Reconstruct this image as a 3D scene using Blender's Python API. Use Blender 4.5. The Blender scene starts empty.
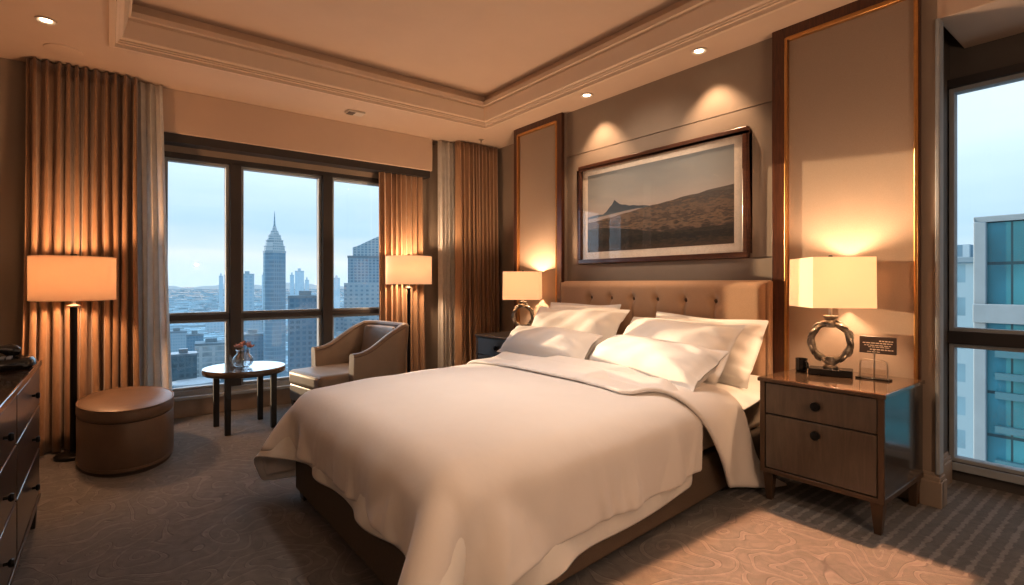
import bpy, bmesh, math, random
import numpy as np
from mathutils import Vector, Matrix
random.seed(7); rng = np.random.default_rng(7)
scene = bpy.context.scene
COL = scene.collection
PI = math.pi

# ------------------------------------------------------------------ materials
def new_mat(name):
    m = bpy.data.materials.new(name); m.use_nodes = True
    nt = m.node_tree; nt.nodes.clear()
    out = nt.nodes.new('ShaderNodeOutputMaterial')
    return m, nt, out

def N(nt, typ, **kw):
    n = nt.nodes.new(typ)
    for k, v in kw.items():
        if k in n.inputs: n.inputs[k].default_value = v
        else: setattr(n, k, v)
    return n

def ramp(nt, fac, stops, interp='LINEAR'):
    r = nt.nodes.new('ShaderNodeValToRGB'); r.color_ramp.interpolation = interp
    e = r.color_ramp.elements
    while len(e) < len(stops): e.new(0.5)
    for i, (p, c) in enumerate(stops):
        e[i].position = p; e[i].color = (*c, 1) if len(c) == 3 else c
    nt.links.new(fac, r.inputs['Fac'])
    return r

def mat(name, col, rough=0.6, metal=0.0, col2=None, scale=20, stretch=(1, 1, 1), bump=0.0, bscale=None, detail=4,
        spec=0.5, coat=0.0, sheen=0.0, dist=0.0):
    """principled surface with a noise colour variation and an optional noise bump"""
    m, nt, out = new_mat(name)
    p = N(nt, 'ShaderNodeBsdfPrincipled')
    p.inputs['Roughness'].default_value = rough
    p.inputs['Metallic'].default_value = metal
    p.inputs['Specular IOR Level'].default_value = spec
    p.inputs['Coat Weight'].default_value = coat
    p.inputs['Coat Roughness'].default_value = 0.08
    p.inputs['Sheen Weight'].default_value = sheen
    nt.links.new(p.outputs[0], out.inputs['Surface'])
    tc = N(nt, 'ShaderNodeTexCoord'); mp = N(nt, 'ShaderNodeMapping'); mp.inputs['Scale'].default_value = stretch
    nt.links.new(tc.outputs['Object'], mp.inputs['Vector'])
    if col2 is None: col2 = tuple(c * 0.88 for c in col)
    nz = N(nt, 'ShaderNodeTexNoise', Scale=scale, Detail=detail, Roughness=0.6, Distortion=dist)
    nt.links.new(mp.outputs[0], nz.inputs['Vector'])
    r = ramp(nt, nz.outputs['Fac'], [(0.32, col2), (0.68, col)])
    nt.links.new(r.outputs[0], p.inputs['Base Color'])
    if bump > 0:
        nb = N(nt, 'ShaderNodeTexNoise', Scale=bscale or scale * 4, Detail=3)
        nt.links.new(mp.outputs[0], nb.inputs['Vector'])
        b = N(nt, 'ShaderNodeBump', Strength=bump, Distance=0.01)
        nt.links.new(nb.outputs['Fac'], b.inputs['Height']); nt.links.new(b.outputs[0], p.inputs['Normal'])
    return m

def shade_mat(name, col, emit, estr):
    m, nt, out = new_mat(name)
    d = N(nt, 'ShaderNodeBsdfDiffuse'); d.inputs['Color'].default_value = (*col, 1)
    t = N(nt, 'ShaderNodeBsdfTranslucent'); t.inputs['Color'].default_value = (*col, 1)
    e = N(nt, 'ShaderNodeEmission', Strength=estr); e.inputs['Color'].default_value = (*emit, 1)
    tc = N(nt, 'ShaderNodeTexCoord'); nz = N(nt, 'ShaderNodeTexNoise', Scale=160, Detail=2)
    mp = N(nt, 'ShaderNodeMapping'); mp.inputs['Scale'].default_value = (1, 1, .1)
    nt.links.new(tc.outputs['Object'], mp.inputs[0]); nt.links.new(mp.outputs[0], nz.inputs['Vector'])
    b = N(nt, 'ShaderNodeBump', Strength=.12, Distance=.004); nt.links.new(nz.outputs['Fac'], b.inputs['Height'])
    nt.links.new(b.outputs[0], d.inputs['Normal'])
    mx = N(nt, 'ShaderNodeMixShader', Fac=.42); nt.links.new(d.outputs[0], mx.inputs[1]); nt.links.new(t.outputs[0], mx.inputs[2])
    ad = N(nt, 'ShaderNodeAddShader'); nt.links.new(mx.outputs[0], ad.inputs[0]); nt.links.new(e.outputs[0], ad.inputs[1])
    nt.links.new(ad.outputs[0], out.inputs['Surface'])
    return m

def glass_mat(name, tint=(1, 1, 1), refl=0.06, gain=.5):
    m, nt, out = new_mat(name)
    t = N(nt, 'ShaderNodeBsdfTransparent'); t.inputs['Color'].default_value = (*tint, 1)
    g = N(nt, 'ShaderNodeBsdfGlossy', Roughness=0.0)
    lw = N(nt, 'ShaderNodeLayerWeight', Blend=0.25)
    ma = N(nt, 'ShaderNodeMath', operation='MULTIPLY_ADD'); ma.inputs[1].default_value = gain; ma.inputs[2].default_value = refl
    nt.links.new(lw.outputs['Fresnel'], ma.inputs[0])
    mx = N(nt, 'ShaderNodeMixShader'); nt.links.new(ma.outputs[0], mx.inputs[0])
    nt.links.new(t.outputs[0], mx.inputs[1]); nt.links.new(g.outputs[0], mx.inputs[2])
    nt.links.new(mx.outputs[0], out.inputs['Surface'])
    return m

def emit_mat(name, col, s):
    m, nt, out = new_mat(name)
    e = N(nt, 'ShaderNodeEmission', Strength=s); e.inputs['Color'].default_value = (*col, 1)
    nt.links.new(e.outputs[0], out.inputs['Surface'])
    return m

def sheer_mat(name, col, trans=.35):
    m, nt, out = new_mat(name)
    d = N(nt, 'ShaderNodeBsdfDiffuse'); d.inputs['Color'].default_value = (*col, 1)
    tl = N(nt, 'ShaderNodeBsdfTranslucent'); tl.inputs['Color'].default_value = (*col, 1)
    t = N(nt, 'ShaderNodeBsdfTransparent')
    a = N(nt, 'ShaderNodeMixShader', Fac=.5); nt.links.new(d.outputs[0], a.inputs[1]); nt.links.new(tl.outputs[0], a.inputs[2])
    tc = N(nt, 'ShaderNodeTexCoord'); nz = N(nt, 'ShaderNodeTexNoise', Scale=14, Detail=2)
    nt.links.new(tc.outputs['Object'], nz.inputs['Vector'])
    ma = N(nt, 'ShaderNodeMath', operation='MULTIPLY'); ma.inputs[1].default_value = trans * 2
    nt.links.new(nz.outputs['Fac'], ma.inputs[0])
    b = N(nt, 'ShaderNodeMixShader'); nt.links.new(ma.outputs[0], b.inputs[0])
    nt.links.new(a.outputs[0], b.inputs[1]); nt.links.new(t.outputs[0], b.inputs[2])
    nt.links.new(b.outputs[0], out.inputs['Surface'])
    return m

def carpet_mat():
    m, nt, out = new_mat('carpet')
    p = N(nt, 'ShaderNodeBsdfPrincipled', Roughness=0.95); p.inputs['Specular IOR Level'].default_value = 0.15
    p.inputs['Sheen Weight'].default_value = 0.25
    tc = N(nt, 'ShaderNodeTexCoord')
    # scrolling damask: warp the plane, then take rings around cell centres
    wn = N(nt, 'ShaderNodeTexNoise', Scale=1.5, Detail=1.5, Distortion=0.8)
    nt.links.new(tc.outputs['Object'], wn.inputs['Vector'])
    sub = N(nt, 'ShaderNodeVectorMath', operation='SUBTRACT'); sub.inputs[1].default_value = (.5, .5, .5)
    nt.links.new(wn.outputs['Color'], sub.inputs[0])
    sc = N(nt, 'ShaderNodeVectorMath', operation='SCALE'); sc.inputs['Scale'].default_value = .8
    nt.links.new(sub.outputs[0], sc.inputs[0])
    ad = N(nt, 'ShaderNodeVectorMath', operation='ADD')
    nt.links.new(tc.outputs['Object'], ad.inputs[0]); nt.links.new(sc.outputs[0], ad.inputs[1])
    vo = N(nt, 'ShaderNodeTexVoronoi', Scale=2.5, feature='F1', voronoi_dimensions='2D'); vo.inputs['Randomness'].default_value = .8
    nt.links.new(ad.outputs[0], vo.inputs['Vector'])
    dv = N(nt, 'ShaderNodeVectorMath', operation='SUBTRACT')
    nt.links.new(ad.outputs[0], dv.inputs[0]); nt.links.new(vo.outputs['Position'], dv.inputs[1])
    ds = N(nt, 'ShaderNodeSeparateXYZ'); nt.links.new(dv.outputs[0], ds.inputs[0])
    at = N(nt, 'ShaderNodeMath', operation='ARCTAN2'); nt.links.new(ds.outputs['Y'], at.inputs[0]); nt.links.new(ds.outputs['X'], at.inputs[1])
    sq = N(nt, 'ShaderNodeMath', operation='POWER'); sq.inputs[1].default_value = .8; nt.links.new(vo.outputs['Distance'], sq.inputs[0])
    mu = N(nt, 'ShaderNodeMath', operation='MULTIPLY_ADD'); mu.inputs[1].default_value = 27
    nt.links.new(sq.outputs[0], mu.inputs[0]); nt.links.new(at.outputs[0], mu.inputs[2])
    si = N(nt, 'ShaderNodeMath', operation='SINE'); nt.links.new(mu.outputs[0], si.inputs[0])
    lines = ramp(nt, si.outputs[0], [(0.0, (.45, .45, .45)), (.50, (.42, .42, .42)), (.70, (.05, .05, .05)), (.84, (.75, .75, .75)), (1.0, (.6, .6, .6))])
    # the wide plain border near the right window carries fine stripes
    sx = N(nt, 'ShaderNodeSeparateXYZ'); nt.links.new(tc.outputs['Object'], sx.inputs[0])
    wob = N(nt, 'ShaderNodeTexNoise', Scale=30, Detail=1); nt.links.new(tc.outputs['Object'], wob.inputs['Vector'])
    sa = N(nt, 'ShaderNodeMath', operation='MULTIPLY_ADD'); sa.inputs[1].default_value = 95
    nt.links.new(sx.outputs['Y'], sa.inputs[0])
    w3 = N(nt, 'ShaderNodeMath', operation='MULTIPLY'); w3.inputs[1].default_value = 3; nt.links.new(wob.outputs['Fac'], w3.inputs[0])
    nt.links.new(w3.outputs[0], sa.inputs[2])
    s2 = N(nt, 'ShaderNodeMath', operation='SINE'); nt.links.new(sa.outputs[0], s2.inputs[0])
    stripes = ramp(nt, s2.outputs[0], [(0.3, (.1, .1, .1)), (.8, (.75, .75, .75))])
    xg = N(nt, 'ShaderNodeMath', operation='GREATER_THAN'); xg.inputs[1].default_value = 3.0; nt.links.new(sx.outputs['X'], xg.inputs[0])
    yl = N(nt, 'ShaderNodeMath', operation='LESS_THAN'); yl.inputs[1].default_value = .565; nt.links.new(sx.outputs['Y'], yl.inputs[0])
    orr = N(nt, 'ShaderNodeMath', operation='MAXIMUM'); nt.links.new(xg.outputs[0], orr.inputs[0]); nt.links.new(yl.outputs[0], orr.inputs[1])
    pat = N(nt, 'ShaderNodeMix', data_type='RGBA'); nt.links.new(orr.outputs[0], pat.inputs['Factor'])
    nt.links.new(lines.outputs[0], pat.inputs['A']); nt.links.new(stripes.outputs[0], pat.inputs['B'])
    fine = N(nt, 'ShaderNodeTexNoise', Scale=240, Detail=3); nt.links.new(tc.outputs['Object'], fine.inputs['Vector'])
    mid = N(nt, 'ShaderNodeTexNoise', Scale=11, Detail=6, Distortion=1.5); nt.links.new(tc.outputs['Object'], mid.inputs['Vector'])
    mr = ramp(nt, mid.outputs['Fac'], [(.35, (0, 0, 0)), (.65, (1, 1, 1))])
    f1 = N(nt, 'ShaderNodeMix', data_type='RGBA'); f1.inputs['Factor'].default_value = .22
    nt.links.new(pat.outputs['Result'], f1.inputs['A']); nt.links.new(mr.outputs[0], f1.inputs['B'])
    f2 = N(nt, 'ShaderNodeMix', data_type='RGBA'); f2.inputs['Factor'].default_value = .2
    nt.links.new(f1.outputs['Result'], f2.inputs['A']); nt.links.new(fine.outputs['Fac'], f2.inputs['B'])
    cr = ramp(nt, f2.outputs['Result'], [(0.05, (.060, .055, .053)), (0.32, (.105, .098, .095)), (.48, (.135, .125, .120)), (.8, (.225, .208, .198))])
    nt.links.new(cr.outputs[0], p.inputs['Base Color'])
    bp = N(nt, 'ShaderNodeBump', Strength=.5, Distance=.008); nt.links.new(f2.outputs['Result'], bp.inputs['Height'])
    nt.links.new(bp.outputs[0], p.inputs['Normal']); nt.links.new(p.outputs[0], out.inputs['Surface'])
    return m

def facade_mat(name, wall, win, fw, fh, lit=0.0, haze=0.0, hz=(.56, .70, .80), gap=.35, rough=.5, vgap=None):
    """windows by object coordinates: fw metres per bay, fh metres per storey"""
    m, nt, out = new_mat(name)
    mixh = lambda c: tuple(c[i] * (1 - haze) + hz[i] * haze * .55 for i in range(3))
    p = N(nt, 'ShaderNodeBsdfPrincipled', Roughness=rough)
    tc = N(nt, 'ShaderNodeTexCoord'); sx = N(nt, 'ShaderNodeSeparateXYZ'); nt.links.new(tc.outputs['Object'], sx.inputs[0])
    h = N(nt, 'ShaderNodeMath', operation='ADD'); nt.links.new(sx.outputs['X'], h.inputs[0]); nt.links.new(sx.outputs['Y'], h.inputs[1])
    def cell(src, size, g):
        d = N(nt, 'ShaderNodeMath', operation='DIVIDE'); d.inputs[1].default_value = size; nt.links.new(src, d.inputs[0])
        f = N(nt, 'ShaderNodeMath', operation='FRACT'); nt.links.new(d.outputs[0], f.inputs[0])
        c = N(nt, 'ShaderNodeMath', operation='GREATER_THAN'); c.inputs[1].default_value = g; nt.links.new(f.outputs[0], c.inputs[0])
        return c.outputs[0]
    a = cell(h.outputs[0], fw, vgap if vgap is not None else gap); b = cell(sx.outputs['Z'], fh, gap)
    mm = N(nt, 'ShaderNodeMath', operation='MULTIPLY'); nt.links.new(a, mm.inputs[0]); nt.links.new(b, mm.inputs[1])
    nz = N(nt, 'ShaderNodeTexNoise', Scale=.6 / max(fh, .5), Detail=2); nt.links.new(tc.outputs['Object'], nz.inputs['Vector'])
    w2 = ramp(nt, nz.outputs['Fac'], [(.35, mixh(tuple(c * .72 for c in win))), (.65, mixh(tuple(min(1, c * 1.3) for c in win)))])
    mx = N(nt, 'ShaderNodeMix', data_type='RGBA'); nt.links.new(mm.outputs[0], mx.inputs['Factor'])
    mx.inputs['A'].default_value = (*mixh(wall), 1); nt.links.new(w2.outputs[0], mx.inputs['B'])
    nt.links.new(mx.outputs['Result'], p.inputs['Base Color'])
    if haze > 0:   # painted haze: sky tint put into base colour and emission
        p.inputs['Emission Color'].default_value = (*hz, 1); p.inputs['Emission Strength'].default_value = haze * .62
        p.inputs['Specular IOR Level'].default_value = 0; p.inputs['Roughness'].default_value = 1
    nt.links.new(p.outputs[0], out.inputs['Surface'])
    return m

M = {}
M['wall'] = mat('wall_paint', (.30, .243, .195), .75, col2=(.275, .223, .178), scale=3, bump=.05, bscale=140)
M['ceil'] = mat('ceiling_paint', (.58, .455, .36), .85, col2=(.55, .43, .34), scale=2)
M['ceil_in'] = mat('tray_paint', (.60, .475, .38), .85, col2=(.57, .45, .36), scale=2)
M['mould'] = mat('moulding_paint', (.66, .53, .42), .6, col2=(.63, .505, .40), scale=3)
M['fabric_panel'] = mat('panel_fabric', (.36, .285, .225), .9, col2=(.32, .25, .195), scale=220, bump=.12, bscale=500)
M['wood'] = mat('red_brown_wood', (.115, .042, .020), .32, col2=(.055, .020, .010), scale=9, stretch=(6, 6, .6), dist=1.2, coat=.3)
M['gold'] = mat('gilt_bead', (.62, .34, .13), .3, .85, scale=30)
M['frame_wood'] = mat('picture_wood', (.10, .038, .020), .3, col2=(.05, .018, .010), scale=12, stretch=(1, 1, 5), dist=1, coat=.4)
M['carpet'] = carpet_mat()
M['winframe'] = mat('window_frame_metal', (.055, .050, .050), .45, .3, scale=6)
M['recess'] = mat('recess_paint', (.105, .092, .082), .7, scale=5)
M['winlight'] = mat('window_inner_trim', (.34, .38, .42), .8, 0, scale=6)
M['glass'] = glass_mat('window_glass', (.97, .99, 1.0), .02)
M['sillstone'] = mat('sill_stone', (.36, .28, .22), .5, scale=10)
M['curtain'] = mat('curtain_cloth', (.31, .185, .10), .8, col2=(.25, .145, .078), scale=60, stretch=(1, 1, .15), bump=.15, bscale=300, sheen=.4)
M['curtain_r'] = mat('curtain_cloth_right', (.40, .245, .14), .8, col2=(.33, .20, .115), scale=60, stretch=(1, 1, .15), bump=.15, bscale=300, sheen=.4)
M['sheer'] = sheer_mat('sheer_cloth', (.88, .86, .83), .12)
M['shade'] = shade_mat('lamp_shade_linen', (.70, .57, .44), (1, .50, .24), .12)
M['shade_bed'] = shade_mat('bed_lamp_linen', (.82, .68, .54), (1, .66, .42), .20)
M['blackmetal'] = mat('black_metal', (.012, .011, .011), .35, .6, scale=30)
M['chrome'] = mat('brushed_nickel', (.55, .48, .40), .3, .9, scale=40)
M['silver'] = mat('antique_silver', (.36, .33, .28), .38, .75, col2=(.15, .13, .11), scale=26, bump=.5, bscale=60, detail=6)
M['black_block'] = mat('black_stone', (.014, .012, .011), .22, scale=14, col2=(.024, .02, .018))
M['dresser'] = mat('dark_wood', (.075, .047, .030), .28, col2=(.040, .025, .017), scale=7, stretch=(5, .6, 5), dist=1.1, coat=.5)
M['dresser_top'] = mat('polished_wood_top', (.10, .055, .034), .16, col2=(.06, .034, .02), scale=6, stretch=(5, .5, 5), dist=1, coat=.6)
M['nightfront'] = mat('nightstand_veneer', (.125, .090, .064), .33, col2=(.080, .058, .042), scale=6, stretch=(3, 3, .5), dist=1.3, coat=.35)
M['nighttrim'] = mat('nightstand_bronze', (.12, .075, .046), .35, .4, scale=20)
M['nightside'] = mat('nightstand_side', (.05, .042, .038), .16, scale=6, coat=.6)
M['nighttop'] = mat('nightstand_top', (.14, .085, .052), .1, scale=6, stretch=(1, 4, 1), coat=.8)
M['nightblack'] = mat('nightstand_black', (.030, .027, .026), .3, scale=8, coat=.4)
M['leather'] = mat('ottoman_leather', (.165, .105, .066), .45, col2=(.14, .09, .056), scale=9, bump=.12, bscale=160)
M['armchair'] = mat('armchair_leather', (.27, .215, .172), .5, col2=(.24, .19, .15), scale=8, bump=.1, bscale=150)
M['piping'] = mat('armchair_piping', (.17, .12, .085), .5, scale=12)
M['seam'] = mat('dark_seam', (.05, .03, .02), .6, scale=20)
M['headboard'] = mat('headboard_fabric', (.50, .325, .205), .85, col2=(.45, .29, .18), scale=140, bump=.15, bscale=400, sheen=.2)
M['button'] = mat('headboard_button', (.15, .09, .055), .8, scale=60)
M['bedbase'] = mat('bed_base_fabric', (.135, .098, .068), .85, col2=(.11, .08, .055), scale=120, bump=.15, bscale=350)
M['mattress'] = mat('mattress_ticking', (.78, .64, .50), .9, scale=60, bump=.1, bscale=200)
M['duvet'] = mat('duvet_cotton', (.80, .765, .735), .8, col2=(.775, .74, .71), scale=4, bump=.10, bscale=16, sheen=.2)
M['sheet'] = mat('white_sheet', (.86, .84, .80), .8, col2=(.83, .81, .77), scale=6, bump=.1, bscale=24)
M['pillow'] = mat('pillow_cotton', (.84, .82, .79), .8, col2=(.82, .80, .77), scale=5, bump=.18, bscale=16, sheen=.2)
M['matboard'] = mat('mat_board', (.86, .78, .68), .8, scale=30)
M['artsky'] = None
M['tabletop'] = mat('table_top', (.10, .078, .062), .22, col2=(.07, .055, .045), scale=5, stretch=(1, 5, 1), coat=.7)
M['tableleg'] = mat('table_leg', (.020, .017, .016), .4, scale=12)
M['vase'] = glass_mat('vase_glass', (.93, .97, 1.0), .12)
M['petal'] = mat('pink_petal', (.66, .42, .40), .6, scale=30, col2=(.58, .32, .30))
M['leaf'] = mat('green_leaf', (.05, .10, .045), .5, scale=30)
M['white'] = mat('white_plastic', (.62, .55, .48), .5, scale=10)
M['bulb'] = emit_mat('downlight_glow', (1, .78, .52), 9)
M['plaque'] = mat('plaque_brown', (.060, .040, .030), .35, scale=10, coat=.3)
M['plaquetext'] = mat('plaque_lettering', (.75, .62, .48), .5, scale=10)
M['acrylic'] = glass_mat('clear_acrylic', (.97, .95, .93), .05)
M['phone'] = mat('black_plastic', (.011, .010, .010), .22, scale=20, coat=.4)
M['grille'] = mat('vent_dark', (.10, .08, .07), .7, scale=20)

# ------------------------------------------------------------------ mesh builder
class MB:
    def __init__(s): s.v = []; s.f = []
    def add(s, vs, fs):
        o = len(s.v); s.v += [tuple(v) for v in vs]; s.f += [tuple(i + o for i in f) for f in fs]; return s
    def box(s, x0, x1, y0, y1, z0, z1):
        vs = [(x, y, z) for x in (x0, x1) for y in (y0, y1) for z in (z0, z1)]
        return s.add(vs, [(0, 1, 3, 2), (4, 6, 7, 5), (0, 4, 5, 1), (2, 3, 7, 6), (0, 2, 6, 4), (1, 5, 7, 3)])
    def hexa(s, bot, top):
        n = len(bot)
        return s.add(list(bot) + list(top), [tuple(range(n))[::-1], tuple(range(n, 2 * n))] +
                     [(i, (i + 1) % n, n + (i + 1) % n, n + i) for i in range(n)])
    def taper(s, cx, cy, z0, z1, a0, a1, b0=None, b1=None):
        b0 = b0 or a0; b1 = b1 or a1
        q = lambda a, b, z: [(cx - a, cy - b, z), (cx + a, cy - b, z), (cx + a, cy + b, z), (cx - a, cy + b, z)]
        return s.hexa(q(a0, b0, z0), q(a1, b1, z1))
    def lathe(s, prof, c, n=32, axis='z', sx=1, sy=1):
        vs = []; m = len(prof)
        for i in range(n):
            a = 2 * PI * i / n
            for r, h in prof:
                p = (r * math.cos(a) * sx, r * math.sin(a) * sy, h)
                if axis == 'x': p = (h, p[0], p[1])
                if axis == 'y': p = (p[0], h, p[1])
                vs.append((c[0] + p[0], c[1] + p[1], c[2] + p[2]))
        fs = [(i * m + k, ((i + 1) % n) * m + k, ((i + 1) % n) * m + k + 1, i * m + k + 1) for i in range(n) for k in range(m - 1)]
        if prof[0][0] > 1e-6: fs.append(tuple(i * m for i in range(n))[::-1])
        if prof[-1][0] > 1e-6: fs.append(tuple(i * m + m - 1 for i in range(n)))
        return s.add(vs, fs)
    def shell(s, prof, c, n=40):
        """open lathe without caps"""
        m = len(prof); vs = [(c[0] + r * math.cos(2 * PI * i / n), c[1] + r * math.sin(2 * PI * i / n), c[2] + h) for i in range(n) for r, h in prof]
        return s.add(vs, [(i * m + k, ((i + 1) % n) * m + k, ((i + 1) % n) * m + k + 1, i * m + k + 1) for i in range(n) for k in range(m - 1)])
    def tube(s, pts, r, n=8, closed=False):
        pts = [Vector(p) for p in pts]; K = len(pts); vs = []
        rr = r if isinstance(r, (list, tuple)) else [r] * K
        up = None
        for i, p in enumerate(pts):
            if closed: d = pts[(i + 1) % K] - pts[i - 1]
            else: d = pts[min(i + 1, K - 1)] - pts[max(i - 1, 0)]
            d.normalize()
            if up is None: up = Vector((0, 0, 1)) if abs(d.z) < .9 else Vector((1, 0, 0))
            u = (up - d * up.dot(d)).normalized(); w = d.cross(u); up = u
            for k in range(n):
                a = 2 * PI * k / n
                vs.append(p + (u * math.cos(a) + w * math.sin(a)) * rr[i])
        fs = [(i * n + k, i * n + (k + 1) % n, ((i + 1) % K) * n + (k + 1) % n, ((i + 1) % K) * n + k)
              for i in range(K if closed else K - 1) for k in range(n)]
        if not closed: fs += [tuple(range(n))[::-1], tuple(range((K - 1) * n, K * n))]
        return s.add(vs, fs)
    def grid(s, P):
        nu, nv = len(P), len(P[0])
        return s.add([p for row in P for p in row], [(i * nv + j, (i + 1) * nv + j, (i + 1) * nv + j + 1, i * nv + j + 1) for i in range(nu - 1) for j in range(nv - 1)])
    def sphere(s, c, r, n=12, sz=1.0):
        return s.lathe([(0, -r * sz)] + [(r * math.sin(PI * k / n), -r * sz * math.cos(PI * k / n)) for k in range(1, n)] + [(0, r * sz)], c, n * 2)
    def build(s, name, m, parent=None, smooth=False, bevel=0, seg=2, subsurf=0, solid=0, loc=None, auto=True):
        off = Vector(parent_world(parent)) if parent else (Vector(loc) if loc else Vector((0, 0, 0)))
        me = bpy.data.meshes.new(name)
        me.from_pydata([tuple(Vector(v) - off) for v in s.v], [], s.f)
        bm = bmesh.new(); bm.from_mesh(me); bmesh.ops.remove_doubles(bm, verts=bm.verts, dist=1e-6)
        bmesh.ops.recalc_face_normals(bm, faces=bm.faces); bm.to_mesh(me); bm.free()
        o = bpy.data.objects.new(name, me); COL.objects.link(o); me.materials.append(m)
        if parent: o.parent = parent
        elif loc: o.location = loc
        if smooth:
            me.polygons.foreach_set('use_smooth', [True] * len(me.polygons))
            try: me.set_sharp_from_angle(angle=math.radians(50 if auto else 180))
            except Exception: pass
        if bevel:
            b = o.modifiers.new('bevel', 'BEVEL'); b.width = bevel; b.segments = seg; b.limit_method = 'ANGLE'; b.angle_limit = math.radians(40)
            me.polygons.foreach_set('use_smooth', [True] * len(me.polygons))
            try: me.set_sharp_from_angle(angle=math.radians(35))
            except Exception: pass
            b.harden_normals = False
        if solid:
            so = o.modifiers.new('solid', 'SOLIDIFY'); so.thickness = solid; so.offset = 0
        if subsurf:
            su = o.modifiers.new('sub', 'SUBSURF'); su.levels = subsurf; su.render_levels = subsurf
        return o

def parent_world(p):
    w = Vector(p.location)
    while p.parent: p = p.parent; w += Vector(p.location)
    return w

def tag(o, label, cat, group=None, kind=None):
    if label: o['label'] = label
    if cat: o['category'] = cat
    if group: o['group'] = group
    if kind: o['kind'] = kind
    return o

def thing(name, label, cat, loc, group=None):
    o = bpy.data.objects.new(name, None); COL.objects.link(o); o.location = loc; o.empty_display_size = .1
    return tag(o, label, cat, group)

def struct(o, kind='structure'):
    o['kind'] = kind; return o

def dup(root, loc, label, rz=None):
    r = root.copy(); COL.objects.link(r); r.location = loc; r['label'] = label
    if rz is not None: r.rotation_euler = (0, 0, rz)
    for ch in list(root.children):
        c = ch.copy(); COL.objects.link(c); c.parent = r
        for g in list(ch.children):
            d = g.copy(); COL.objects.link(d); d.parent = c
    return r

# ------------------------------------------------------------------ room shell
XW, XP, XR = 3.84, 3.80, 4.41          # centre bed wall, panel plane, right window plane
YW, YG, C = 5.75, 6.0, 3.10            # curtain/valance plane, window plane, ceiling
XL, YB = -.86, -2.2

struct(MB().box(XL - .1, XR + .2, YB - .1, 6.2, -.06, 0).build('floor', M['carpet']))
# ceiling with a rectangular opening for the tray
tx0, tx1, ty0, ty1 = .03, 3.42, .1, 4.92
mb = MB()
mb.box(XL - .1, tx0, YB - .1, 6.2, C, C + .5); mb.box(tx1, XR + .2, YB - .1, 6.2, C, C + .5)
mb.box(tx0, tx1, YB - .1, ty0, C, C + .5); mb.box(tx0, tx1, ty1, 6.2, C, C + .5)
struct(mb.build('ceiling', M['ceil']))
struct(MB().box(tx0 - .02, tx1 + .02, ty0 - .02, ty1 + .02, C + .325, C + .38).build('ceiling_tray', M['ceil_in']))
# stepped crown moulding around the opening (profile: inset, height), mitred
prof = [(-.035, 0), (-.035, -.018), (0, -.022), (.004, .004), (.018, .008), (.018, .018), (.026, .022), (.026, .034), (.040, .040), (.046, .046),
        (.078, .170), (.072, .176), (.072, .190), (.096, .196), (.100, .236), (.075, .246), (.040, .262), (.02, .34), (-.035, .36)]
def crown(prof, x0, x1, y0, y1, z):
    m = MB(); ring = []
    for i, z_ in prof:
        ring.append([(x0 + i, y0 + i, z + z_), (x1 - i, y0 + i, z + z_), (x1 - i, y1 - i, z + z_), (x0 + i, y1 - i, z + z_)])
    vs = [p for r in ring for p in r]
    fs = [(k * 4 + j, k * 4 + (j + 1) % 4, (k + 1) * 4 + (j + 1) % 4, (k + 1) * 4 + j) for k in range(len(prof) - 1) for j in range(4)]
    return m.add(vs, fs)
struct(crown(prof, tx0, tx1, ty0, ty1, C).build('trim_1', M['mould']))

# walls
struct(MB().box(XL - .1, XL, YB - .1, 6.2, 0, C).build('wall_left', M['wall']))
struct(MB().box(XL - .1, 6.0, YB - .1, YB, 0, C).build('wall_front', M['wall']))
wx0, wx1, wz0, wz1 = .36, 2.72, .19, 2.56        # window opening
mb = MB()
mb.box(XL, -.42, YW + .03, 6.2, 0, C)             # pier left of the drapes
mb.box(-.42, wx0, YG - .06, 6.2, 0, C)
mb.box(wx1, 4.3, YG - .06, 6.2, 0, C)
mb.box(wx0, wx1, YG - .06, 6.2, 0, wz0); mb.box(wx0, wx1, YG - .06, 6.2, wz1, C)
struct(mb.build('wall_back', M['wall']))
struct(MB().box(-.42, 3.2, YG - .085, YG - .06, 0, .17).build('baseboard_back', M['sillstone'], bevel=.006))
struct(MB().box(wx0 - .05, wx1 + .05, YG - .13, YG - .0, .17, .20).build('sill', M['winlight'], bevel=.005))
bpy.data.objects['sill'].name = 'trim_2'
# bed wall: grooved boards in the middle, panel piers each side
mb = MB()
for z0, z1 in ((0, 1.487), (1.495, 2.628), (2.636, C)): mb.box(XW, 4.3, 1.80, 4.03, z0, z1)
mb.box(XW + .012, 4.2, 1.80, 4.03, .01, C)
mb.box(XP + .005, XP + .09, .88, 1.82, 0, C); mb.box(XP + .09, 4.42, .985, 1.82, 0, C); mb.box(XP + .005, 4.3, 4.01, 4.85, 0, C)
mb.box(4.13, 4.3, 4.8, 6.2, 0, C)
struct(mb.build('wall_right', M['wall']))
# framed fabric panels
def panel(name, y0, y1, wl, wr, wt):
    root = bpy.data.objects.new(name, None); COL.objects.link(root); root.location = (XP, (y0 + y1) / 2, 0); struct(root)
    x = XP - .035
    m = MB(); m.box(x, XP + .01, y1 - wl, y1, 0, C); m.box(x, XP + .01, y0, y0 + wr, 0, C); m.box(x, XP + .01, y0 + wr, y1 - wl, C - wt, C)
    m.build('wood_frame', M['wood'], root, bevel=.006)
    m = MB(); g = .022
    m.box(x - .004, XP + .01, y1 - wl - g, y1 - wl, 0, C - wt); m.box(x - .004, XP + .01, y0 + wr, y0 + wr + g, 0, C - wt)
    m.box(x - .004, XP + .01, y0 + wr + g, y1 - wl - g, C - wt - g, C - wt)
    m.build('gilt_bead', M['gold'], root, bevel=.006)
    MB().box(XP - .008, XP + .008, y0 + wr + g, y1 - wl - g, 0, C - wt - g).build('fabric_panel', M['fabric_panel'], root)
panel('trim_3', .955, 1.815, .085, .004, .075)
panel('trim_4', 4.015, 4.84, .06, .075, .07)
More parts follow.
